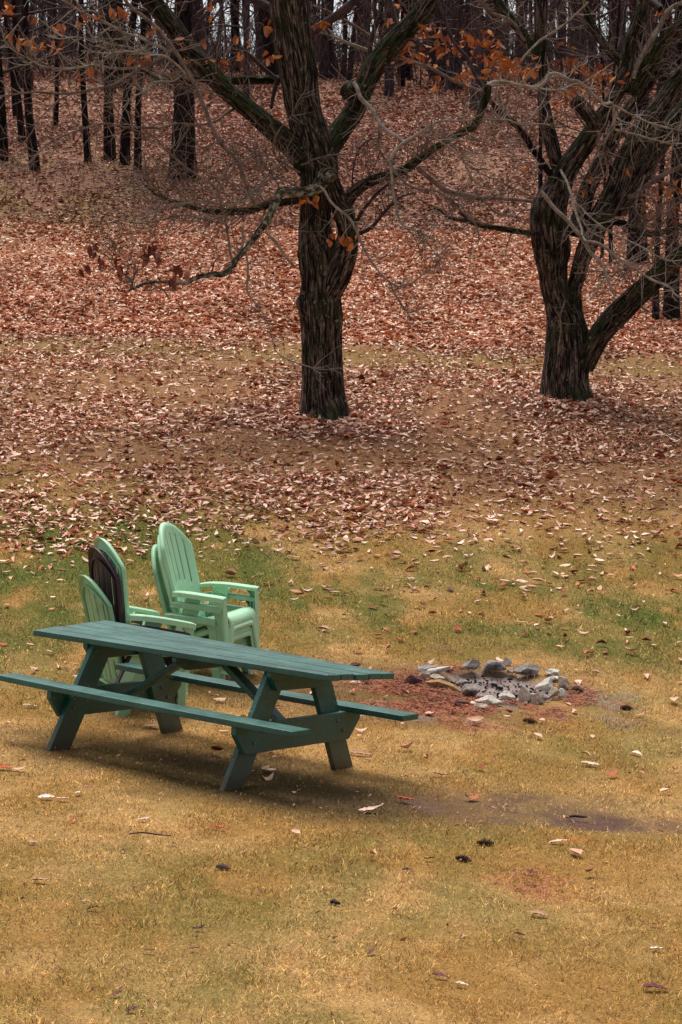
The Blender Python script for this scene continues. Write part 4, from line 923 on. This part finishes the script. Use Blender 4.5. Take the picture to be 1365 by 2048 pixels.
def chair(mat, matarm, label, group, name='garden_chair'):
    t = empty(name); tag(t, label, 'chair', group)
    chair_back(mat, t)
    # seat: slatted pan rolling over the front edge
    path = [(-.105, .235), (-.02, .255), (.08, .285), (.18, .325), (.26, .355), (.31, .362), (.345, .348), (.362, .318), (.368, .27)]
    ys = np.linspace(-1, 1, 13); V = []; Fc = []
    P2 = [(path[0][0], path[0][1])]; gapflag = []
    for (a, b) in zip(path[:-1], path[1:]):
        L = math.hypot(b[0]-a[0], b[1]-a[1]); n = 3 if L > .06 else 1
        for k in range(1, n+1): P2.append((a[0]+(b[0]-a[0])*k/n, a[1]+(b[1]-a[1])*k/n))
    rows = []
    for (x, z) in P2: rows.append((x, z))
    fine = []
    for i, (x, z) in enumerate(rows):
        fine.append((x, z, False))
        if 1 < i < len(rows)-4 and i % 3 == 2:
            nx, nz = rows[i+1]; fine.append((x+(nx-x)*.28, z+(nz-z)*.28, True))
    for (x, z, g) in fine:
        hw = .225+.04*sstep(-.1, .3, x)
        for u in ys: V.append((x, u*hw, z-.012*(1-u*u)))
    ny = len(ys)
    for i in range(len(fine)-1):
        for j in range(ny-1):
            if fine[i+1][2] and 0 < j < ny-2 and j != 5: continue
            Fc.append((i*ny+j, i*ny+j+1, (i+1)*ny+j+1, (i+1)*ny+j))
    for s in (0, ny-1):      # side skirts
        prev = None
        for i in range(len(fine)-2):
            a = i*ny+s; p = V[a]; b = len(V); V.append((p[0], p[1]*1.02, p[2]-.045))
            if prev: Fc.append((prev[0], a, b, prev[1]))
            prev = (a, b)
    m = MB(); m.add(V, Fc); m.build('seat', mat, t, smooth=True, solid=.006)
    # front apron with an arched opening between the legs
    V = []; Fc = []; n = 16
    for k in range(n+1):
        u = -1+2*k/n; zt = .275; zb = .235-.10*max(0, (abs(u)-.55)/.45)**2
        V += [(.368, u*.262, zt), (.374, u*.264, zb)]
    Fc = [(2*k, 2*k+2, 2*k+3, 2*k+1) for k in range(n)]
    m = MB(); m.add(V, Fc); m.build('apron', mat, t, smooth=True, solid=.006)
    def sweep(sections, name_, closed=False, mt=mat):
        V = []; Fc = []; k = len(sections[0])
        for s_ in sections: V += s_
        for i in range(len(sections)-1):
            for j in range(k-1): Fc.append((i*k+j, i*k+j+1, (i+1)*k+j+1, (i+1)*k+j))
        m = MB(); m.add(V, Fc); return m.build(name_, mt, t, smooth=False, solid=.006, bevel=0)
    for s in (-1, 1):
        # front leg: an L-section channel, flaring to the foot
        sec = []
        for k in range(9):
            f = k/8; z = .30*(1-f)+.0*f; x = .368+.035*f; yo = .262+.045*f; wy = .085-.030*f; wx = .11-.035*f
            sec.append([(x-.012, s*(yo-wy), z), (x, s*(yo-wy+.012), z), (x, s*(yo-.012), z), (x-.012, s*yo, z), (x-wx, s*(yo+.004), z), (x-wx-.008, s*(yo-.018), z)])
        sec.append([(p[0]+.01*(1 if i in (1, 2) else 0), p[1]+s*.008*(i >= 3), p[2]-.004) for i, p in enumerate(sec[-1])])
        sweep(sec, 'leg')
        # arm rest
        path = [(-.150, .236, .500, .030), (-.135, .258, .512, .05), (-.10, .284, .520, .066), (-.05, .306, .526, .074), (.03, .322, .529, .078), (.12, .334, .528, .080), (.24, .338, .524, .080), (.325, .340, .520, .078), (.345, .340, .513, .074)]
        sec = []
        for i, (x, y, z, w_) in enumerate(path):
            lip = .040
            sec.append([(x, s*(y-w_/2), z-lip*.75), (x, s*(y-w_/2), z-.006), (x, s*(y-w_/2+.008), z), (x, s*(y+w_/2-.008), z), (x, s*(y+w_/2), z-.006), (x, s*(y+w_/2), z-lip)])
        sweep(sec, 'armrest', mt=matarm)
        # front post under the arm, raking forward into the leg
        sec = []
        for k in range(8):
            f = k/7; z = .518*(1-f)+.04*f; x = .338+.045*f; wx = .062-.006*f+.05*max(0, .12-f)/.12; y = .340-.034*f
            sec.append([(x-wx, s*(y-.010), z), (x-wx, s*(y+.022), z), (x-.006, s*(y+.026), z), (x, s*(y+.018), z), (x, s*(y-.034), z), (x-.008, s*(y-.038), z)])
        sweep(sec, 'post', mt=matarm)
        # rear leg: broad splayed channel
        sec = []
        for k in range(9):
            f = k/8; z = .50*(1-f); x = .06-.17*f**1.1; wx = .13-.05*f; y = .288+.012*f
            sec.append([(x-wx/2, s*(y-.045), z), (x-wx/2, s*(y-.004), z), (x-wx/2+.006, s*y, z), (x, s*(y+.004), z), (x+wx/2-.006, s*y, z), (x+wx/2, s*(y-.004), z), (x+wx/2, s*(y-.045), z)])
        sec.append([(p[0]*1.01, p[1]+s*.006, p[2]-.003) for p in sec[-1]])
        sweep(sec, 'leg')
    return t
def place_chair(t, px, Y, yaw, dz, df, pitch=0.0, roll=0.0, base=None):
    """base point (x,y on the lawn) of the stack, dz lift, df shift along the facing direction"""
    x, y = base; f = Vector((math.cos(yaw), math.sin(yaw), 0))
    t.location = (x+f.x*df, y+f.y*df, float(ground(x, y))+dz)
    t.rotation_euler = (roll, pitch, yaw)
GRP_R = 'three mint chairs stacked behind the middle of the picnic table'
GRP_L = 'three chairs stacked behind the left end of the picnic table'
RY, RBASE = math.radians(-20), (-1.205, 16.75)
c = chair(M_MINT_DIRTY, M_MINT_DIRTY, 'weathered mint plastic garden chair at the bottom of the all-green stack', GRP_R); place_chair(c, 0, 0, RY, .0, .0, math.radians(3), 0, RBASE)
c = chair(M_MINT, M_MINT_DIRTY, 'mint plastic garden chair in the middle of the all-green stack', GRP_R); place_chair(c, 0, 0, RY, .095, .055, math.radians(3), 0, RBASE)
c = chair(M_MINT, M_MINT, 'bright mint garden chair on top of the all-green stack, slatted back facing us', GRP_R); place_chair(c, 0, 0, RY, .18, .07, math.radians(3), 0, RBASE)
LY, LBASE = math.radians(28), (-1.655, 15.17)
c = chair(M_MINT_DIRTY, M_MINT_DIRTY, 'mint garden chair at the bottom of the mixed stack, its back lowest and leftmost', GRP_L); place_chair(c, 0, 0, LY, -.045, .03, math.radians(5), 0, LBASE)
c = chair(M_BROWNP, M_BROWNP, 'dark brown plastic garden chair between two mint ones in the left stack', GRP_L); place_chair(c, 0, 0, LY, .13, .005, math.radians(11), 0, LBASE)
c = chair(M_MINT, M_MINT, 'mint plastic garden chair on top of the dark brown one in the left stack', GRP_L); place_chair(c, 0, 0, LY, .20, .05, math.radians(11), 0, LBASE)

# ------------------------------------------------------------------ fire ring
ST = {'grey': mat_stone('grey_stone', lin(120, 112, 112), lin(158, 150, 148), .25), 'sooty': mat_stone('sooty_stone', lin(128, 118, 114), lin(156, 146, 140), .34),
      'pale': mat_stone('pale_stone', lin(186, 178, 168), lin(206, 198, 188), .1), 'tan': mat_stone('tan_stone', lin(150, 134, 118), lin(176, 160, 144), .15),
      'ochre': mat_stone('ochre_stone', lin(140, 106, 66), lin(170, 134, 92), .2), 'red': mat_stone('dark_red_stone', lin(84, 50, 50), lin(112, 70, 66), .4)}
def stone(px, py, wpx, hpx, dpx, kind, label, rz=0, tilt=0, seed=0, cut=.5):
    """px,py: where its foot meets the ground in the photo"""
    import bmesh
    g = gpt(px, py); s = g[1]/F; t = tag(empty('stone', g), label, 'stone', 'stones ringing the fire pit')
    bpy.data.objects.remove(t)
    bm = bmesh.new(); bmesh.ops.create_icosphere(bm, subdivisions=5, radius=1)
    rr = random.Random(seed*77+5)
    planes = [(Vector((rr.gauss(0, 1), rr.gauss(0, 1), rr.gauss(0, .8))).normalized(), rr.uniform(.42, .78)) for _ in range(16)]
    for v in bm.verts:
        p = v.co.copy()
        for n_, d_ in planes:
            k = p.dot(n_)-d_
            if k > 0: p -= n_*k
        q = p*2.2; nz = float(fbm(q.x+seed*3.1, q.y, q.z+5, 3))-.5
        p *= 1+.22*nz; v.co = Vector((p.x, p.y, max(p.z, -.34+.03*nz)))
    hx = max(abs(v.co.x) for v in bm.verts); hy = max(abs(v.co.y) for v in bm.verts); hz = max(v.co.z for v in bm.verts)*.72
    for v in bm.verts: v.co = Vector((v.co.x/hx*wpx/2*s, v.co.y/hy*dpx/2*s, v.co.z/hz*hpx*.36*s))
    me = bpy.data.meshes.new('stone'); bm.to_mesh(me); bm.free(); me.materials.append(ST[kind])
    me.polygons.foreach_set('use_smooth', np.ones(len(me.polygons), dtype=bool))
    o = link('stone', me); o.location = (g[0], g[1], g[2]+hpx*s*.30); o.rotation_euler = (0, math.radians(tilt), math.radians(rz))
    return tag(o, label, 'stone', 'stones ringing the fire pit')
def cp(x, y): return 820+x/3.792, 1300+y/3.792
for i, (zx, zy, zw, zh, zd, kd, lab, rz, tl) in enumerate([
    (150, 160, 160, 40, 120, 'grey', 'thin dark grey slab at the back left of the fire ring under a paler one', 10, -4),
    (212, 178, 175, 48, 110, 'pale', 'pale topped flat slab resting tilted at the back left of the fire ring', -6, -14),
    (465, 158, 115, 88, 100, 'grey', 'rounded grey boulder at the back of the fire ring, left of the broad dark one', 0, 8),
    (628, 160, 195, 78, 110, 'sooty', 'broad dark humped stone at the back centre of the fire ring', 5, 4),
    (743, 118, 66, 62, 40, 'pale', 'small pointed white stone standing behind the fire ring', 0, -20),
    (770, 182, 85, 34, 70, 'tan', 'low tan stone half buried between the two big back stones', 0, 0),
    (902, 188, 195, 84, 110, 'sooty', 'large grey stone with a soot-blackened left face at the back right', -4, 6),
    (1082, 200, 110, 55, 90, 'pale', 'pale flat stone at the far right shoulder of the fire ring', 0, 6),
    (1098, 238, 95, 46, 80, 'pale', 'pale grey stone wedged under the flat one at the right shoulder', 15, 0),
    (1168, 296, 120, 85, 80, 'tan', 'tan slab leaning outward at the right edge of the fire ring', -20, 32),
    (1038, 325, 150, 115, 100, 'pale', 'large pale angular stone at the right of the fire ring', 10, 8),
    (1086, 365, 85, 80, 80, 'tan', 'brownish upright stone at the right front, under the large pale one', 0, 0),
    (1155, 368, 78, 74, 70, 'pale', 'small pale stone at the right front edge of the fire ring', 0, 10),
    (1262, 322, 86, 48, 70, 'red', 'dark purplish stone lying just outside the right edge', 0, 0),
    (1015, 390, 85, 60, 70, 'grey', 'small grey stone tucked between the brownish stones at the front right', 0, 0),
    (955, 408, 110, 80, 90, 'tan', 'brown-grey squat stone at the front right of the fire ring', 0, -6),
    (858, 402, 112, 132, 70, 'pale', 'tall pale stone standing upright at the front of the fire ring', 0, -6),
    (730, 384, 118, 72, 90, 'pale', 'pale rounded stone at the front centre with a dark upper edge', 0, 14),
    (600, 416, 180, 72, 110, 'pale', 'wide pale flat stone at the front of the fire ring', 0, 4),
    (545, 448, 105, 40, 90, 'tan', 'flat tan stone lying on the needles in front of the ring', 20, 8),
    (452, 362, 170, 105, 120, 'sooty', 'dark rounded boulder at the front left of the fire ring', 0, -6),
    (400, 272, 95, 54, 70, 'sooty', 'small blackened stone inside the left of the ring', 0, 10),
    (250, 292, 262, 62, 110, 'ochre', 'long ochre slab along the left of the fire ring', -4, 12),
    (215, 232, 110, 50, 90, 'tan', 'grey-tan stone behind the long ochre slab', 0, 0),
    (108, 225, 84, 62, 70, 'tan', 'tan stone standing at the left corner of the fire ring', 0, -18),
    (25, 265, 130, 84, 110, 'red', 'dark red stone at the far left, outside the fire ring', 0, -8)]):
    px, py = cp(zx, zy); stone(px, py, zw/3.792*1.22, zh/3.792*1.3, zd/3.792*1.2, kd, lab, rz, tl, i)
def charcoal():
    V, Fc = [], []; import bmesh
    mb = MB(); rr = random.Random(4)
    for k in range(300):
        a = rr.uniform(0, 6.283); r = math.sqrt(rr.random())*.46; x = PIT[0]+r*math.cos(a)*1.1; y = PIT[1]+r*math.sin(a); s = rr.uniform(.003, .010)*(2.2 if rr.random() < .10 else 1)
        z = float(ground(x, y))-.045+s*.4
        d = Vector((rr.gauss(0, 1), rr.gauss(0, 1), rr.gauss(0, .3))).normalized()
        mb.beam((x-d.x*s*1.5, y-d.y*s*1.5, z-d.z*s), (x+d.x*s*1.5, y+d.y*s*1.5, z+d.z*s), (0.1, .2, 1), s*rr.uniform(.9, 1.6), s*rr.uniform(.7, 1.3))
    o = mb.build('charcoal', mat_flat('charcoal_black', lin(44, 40, 46), .95, .1, 30, .5)); tag(o, 'black charcoal bits strewn over the grey ash inside the fire ring', 'charcoal', kind='stuff')
charcoal()
M_NEEDLE = mat_leaves('pine_needles', [(0, lin(190, 116, 78)), (.5, lin(164, 92, 60)), (1, lin(116, 68, 52))])
def needles():
    x = PIT[0]-.15+RNG.normal(0, .85, 26000); y = PIT[1]-.35+RNG.normal(0, .75, 26000)
    x2 = NEEDLE2[0]+RNG.normal(0, .25, 2500); y2 = NEEDLE2[1]+RNG.normal(0, .5, 2500)
    x = np.concatenate([x, x2]); y = np.concatenate([y, y2]); m = masks(x, y)
    k = RNG.random(len(x)) < np.clip(m['needle']*sstep(.38, .6, fbm(x*3, y*3, 2, 3))+m['needle2'], 0, 1)*(1-m['ash']); x, y = x[k], y[k]; n = len(x)
    a = RNG.uniform(0, 6.28, n); L = RNG.uniform(.03, .08, n); z = ground(x, y)+RNG.uniform(.004, .022, n); W = .0022
    dx, dy = np.cos(a)*L/2, np.sin(a)*L/2; nx, ny = -np.sin(a)*W, np.cos(a)*W; dz = RNG.normal(0, .006, n)
    V = np.stack([np.stack([x-dx-nx, y-dy-ny, z-dz], 1), np.stack([x+dx-nx, y+dy-ny, z+dz], 1), np.stack([x+dx+nx, y+dy+ny, z+dz+.002], 1), np.stack([x-dx+nx, y-dy+ny, z-dz+.002], 1)], 1).reshape(-1, 3)
    f = (np.arange(n)*4)[:, None]+np.arange(4)[None]
    tag(link('pine_needles', new_mesh('pine_needles', V, f, M_NEEDLE, False)), 'orange brown pine needles matted on the ground around the fire ring', 'needles', kind='stuff')
needles()

# ------------------------------------------------------------------ single leaves, cones and sticks on the foreground lawn
M_ONE = {k: mat_flat('leaf_'+k, v, .7, .2, 40, .22) for k, v in {'pale': lin(214, 186, 168), 'white': lin(226, 216, 204), 'tan': lin(180, 134, 104), 'rust': lin(176, 80, 40), 'red': lin(176, 70, 50), 'dark': lin(62, 40, 34), 'purple': lin(104, 52, 60)}.items()}
def one_leaf(px, py, wpx, kind, label, yaw=0.0, curl=.3, name='fallen_leaf'):
    g = gpt(px, py); L = wpx*g[1]/F; nl, nw = 11, 5; V = []
    rr = random.Random(int(px*7+py)); bend = rr.uniform(-.1, .5)
    for i in range(nl):
        t_ = i/(nl-1); wv = (math.sin(math.pi*max(.02, min(.985, t_))**.85)**.7)*(1+(.12 if i % 2 else -.08))
        for j in range(nw):
            s_ = -1+2*j/(nw-1); wid = L*rr.uniform(.40, .46)
            V.append(((t_-.5)*L, s_*wv*wid/2, .018+curl*L*.30*(s_*s_)*wv+bend*L*(t_-.5)**2+(.004 if j == 2 else 0)+rr.uniform(-.003, .003)))
    f = [(i*nw+j, (i+1)*nw+j, (i+1)*nw+j+1, i*nw+j+1) for i in range(nl-1) for j in range(nw-1)]
    me = new_mesh(name, np.array(V), f, M_ONE[kind], True); o = link(name, me)
    # stalk
    b = len(me.vertices)
    o.location = g; o.rotation_euler = (rr.uniform(-.25, .25), rr.uniform(-.2, .2), yaw)
    return tag(o, label, 'leaf', 'single leaves on the foreground lawn')
for a in [(93, 1600, 34, 'white', 'largest white leaf of the trio at the left, below the table', .2), (126, 1604, 26, 'pale', 'pale leaf in the middle of the trio at the left, below the table', 0), (158, 1592, 24, 'white', 'small whitish leaf, right one of the trio below the table', 1.2),
    (147, 1647, 20, 'red', 'small bright red curled leaf on dry grass at the left', 1.0), (65, 1690, 26, 'tan', 'greyish tan leaf near the left edge of the foreground', .1), (82, 1768, 36, 'tan', 'flat tan leaf near the left edge, below the red curled one', 0),
    (187, 1824, 26, 'dark', 'dark brown crumpled leaf on the lower left lawn', .5), (440, 1663, 34, 'rust', 'orange rimmed curled leaf below the front table leg', -.3), (290, 1645, 24, 'pale', 'small pale leaf left of the orange curled one', 0),
    (400, 1864, 26, 'dark', 'narrow dark leaf on the lower lawn left of centre', .2), (815, 1746, 24, 'dark', 'dark leaf on the lawn below the dry mud patch', 0), (860, 1724, 22, 'dark', 'small brown leaf left of the pine cone pair', .3),
    (1062, 1752, 24, 'purple', 'dull violet leaf right of the pine cone pair', 0), (1118, 1690, 38, 'pale', 'pale leaf on the orange patch beneath the mud at the right', 0), (885, 1556, 40, 'pale', 'broad pale leaf on the lawn right of the table foot', .1),
    (742, 1627, 46, 'pale', 'pale leaf at the left end of the dark mud patch', .2), (808, 1605, 40, 'rust', 'rusty orange leaf on the dark mud patch', -.1), (1180, 1534, 38, 'pale', 'pale leaf on the right lawn above the mud', 0), (1334, 1576, 22, 'white', 'small white leaf near the right edge above the mud', .8),
    (722, 1513, 46, 'tan', 'long tan leaf just right of the far table foot', .1), (1076, 1834, 40, 'tan', 'ragged tan leaf on the lower right lawn', 0), (1038, 1877, 22, 'dark', 'small dark leaf on the lower right lawn under the ragged tan one', 0),
    (745, 1911, 26, 'purple', 'dark violet leaf near the bottom centre', 1.1), (388, 1907, 22, 'purple', 'small violet red leaf below the narrow dark one', .6), (298, 1911, 24, 'purple', 'dusty violet leaf on the lower left lawn', 0),
    (237, 1998, 26, 'purple', 'deep violet leaf close to the bottom edge, upper of two', .7), (265, 2027, 28, 'purple', 'deep violet leaf close to the bottom edge, lower of two', .5), (880, 1960, 34, 'purple', 'red violet leaf near the bottom right of centre', -.2),
    (922, 1978, 30, 'pale', 'pale leaf near the bottom right of centre', -.2), (1312, 1857, 22, 'red', 'small red leaf near the right edge', 0), (1315, 1905, 28, 'white', 'whitish leaf near the right edge', -.3), (8, 1541, 36, 'rust', 'rusty leaf at the left edge level with the table feet', 0),
    (60, 1417, 28, 'white', 'white leaf beneath the left end of the near bench', .3), (1310, 1985, 56, 'purple', 'large dark red leaf at the lower right corner', .2), (668, 1885, 16, 'dark', 'tiny dark leaf near the centre of the lower lawn', 1.5)]:
    one_leaf(*a)
def cone(px, py, wpx, label, yaw=0.0, grey=False):
    g = gpt(px, py); L = wpx*g[1]/F; m = MB(); n = 9
    core = []; L *= .85
    for i in range(n):
        t_ = i/(n-1); r = L*.26*math.sin(math.pi*(.12+.8*t_))**.8
        k = max(5, int(9*math.sin(math.pi*(.15+.75*t_))))
        for j in range(k):
            a = 6.283*(j+.5*(i % 2))/k; x = (t_-.5)*L; c, s = math.cos(a), math.sin(a)
            p0 = np.array([x, c*r*.3, s*r*.3]); p1 = np.array([x+L*.07, c*r, s*r]); m.beam(p0, p1, (0, -s, c), L*.10, L*.025)
    m.cyl((-L*.45, 0, 0), (1, 0, 0), L*.09, L*.88, 8)
    o = m.build('pine_cone', M_CONE2 if grey else M_CONE); o.location = (g[0], g[1], g[2]+L*.2); o.rotation_euler = (.2, .1, yaw)
    return tag(o, label, 'pine cone', 'pine cones on the lawn')
M_CONE = mat_flat('cone_brown', lin(70, 48, 42), .8, .2, 60, .5); M_CONE2 = mat_flat('cone_grey', lin(104, 90, 90), .8, .2, 60, .5)
cone(970, 1692, 38, 'dark open pine cone below the mud patch, upper of the nearby pair', .1); cone(926, 1724, 36, 'dark pine cone lower left in the pair below the mud patch', -.4)
cone(446, 1741, 34, 'grey pine cone on dry grass below the table', -.2, True); cone(1252, 1421, 28, 'small dark pine cone on the lawn right of the fire ring', .2)
cone(1059, 1448, 32, 'dark pine cone on the needles in front of the fire ring', -.3); cone(857, 1419, 18, 'tiny black pine cone beside the end of the far bench', .6)
def stick(px, py, wpx, label, yaw, r=.008, mat=None):
    g = gpt(px, py); L = wpx*g[1]/F; T = Tubes(); pts = [(-L/2, 0, .012, r*.8), (-L/6, .01, .02, r), (L/5, -.008, .018, r), (L/2, .006, .012, r*.6)]
    T.tube(np.array(pts), 8, .02, .1, .2); o = T.build('stick', mat or M_TWIG_DARK); o.location = g; o.rotation_euler = (0, 0, yaw)
    return tag(o, label, 'stick', 'sticks on the lawn')
stick(670, 1812, 22, 'short dark stick on the lawn in the lower centre', -.6, .01); stick(300, 1675, 90, 'long thin curved twig on dry grass at the left', -.2, .004)
stick(924, 1412, 30, 'charred black stick lying in front of the fire ring', 0, .02); stick(1155, 1640, 40, 'short dark stick on the mud at the right', .1, .008)
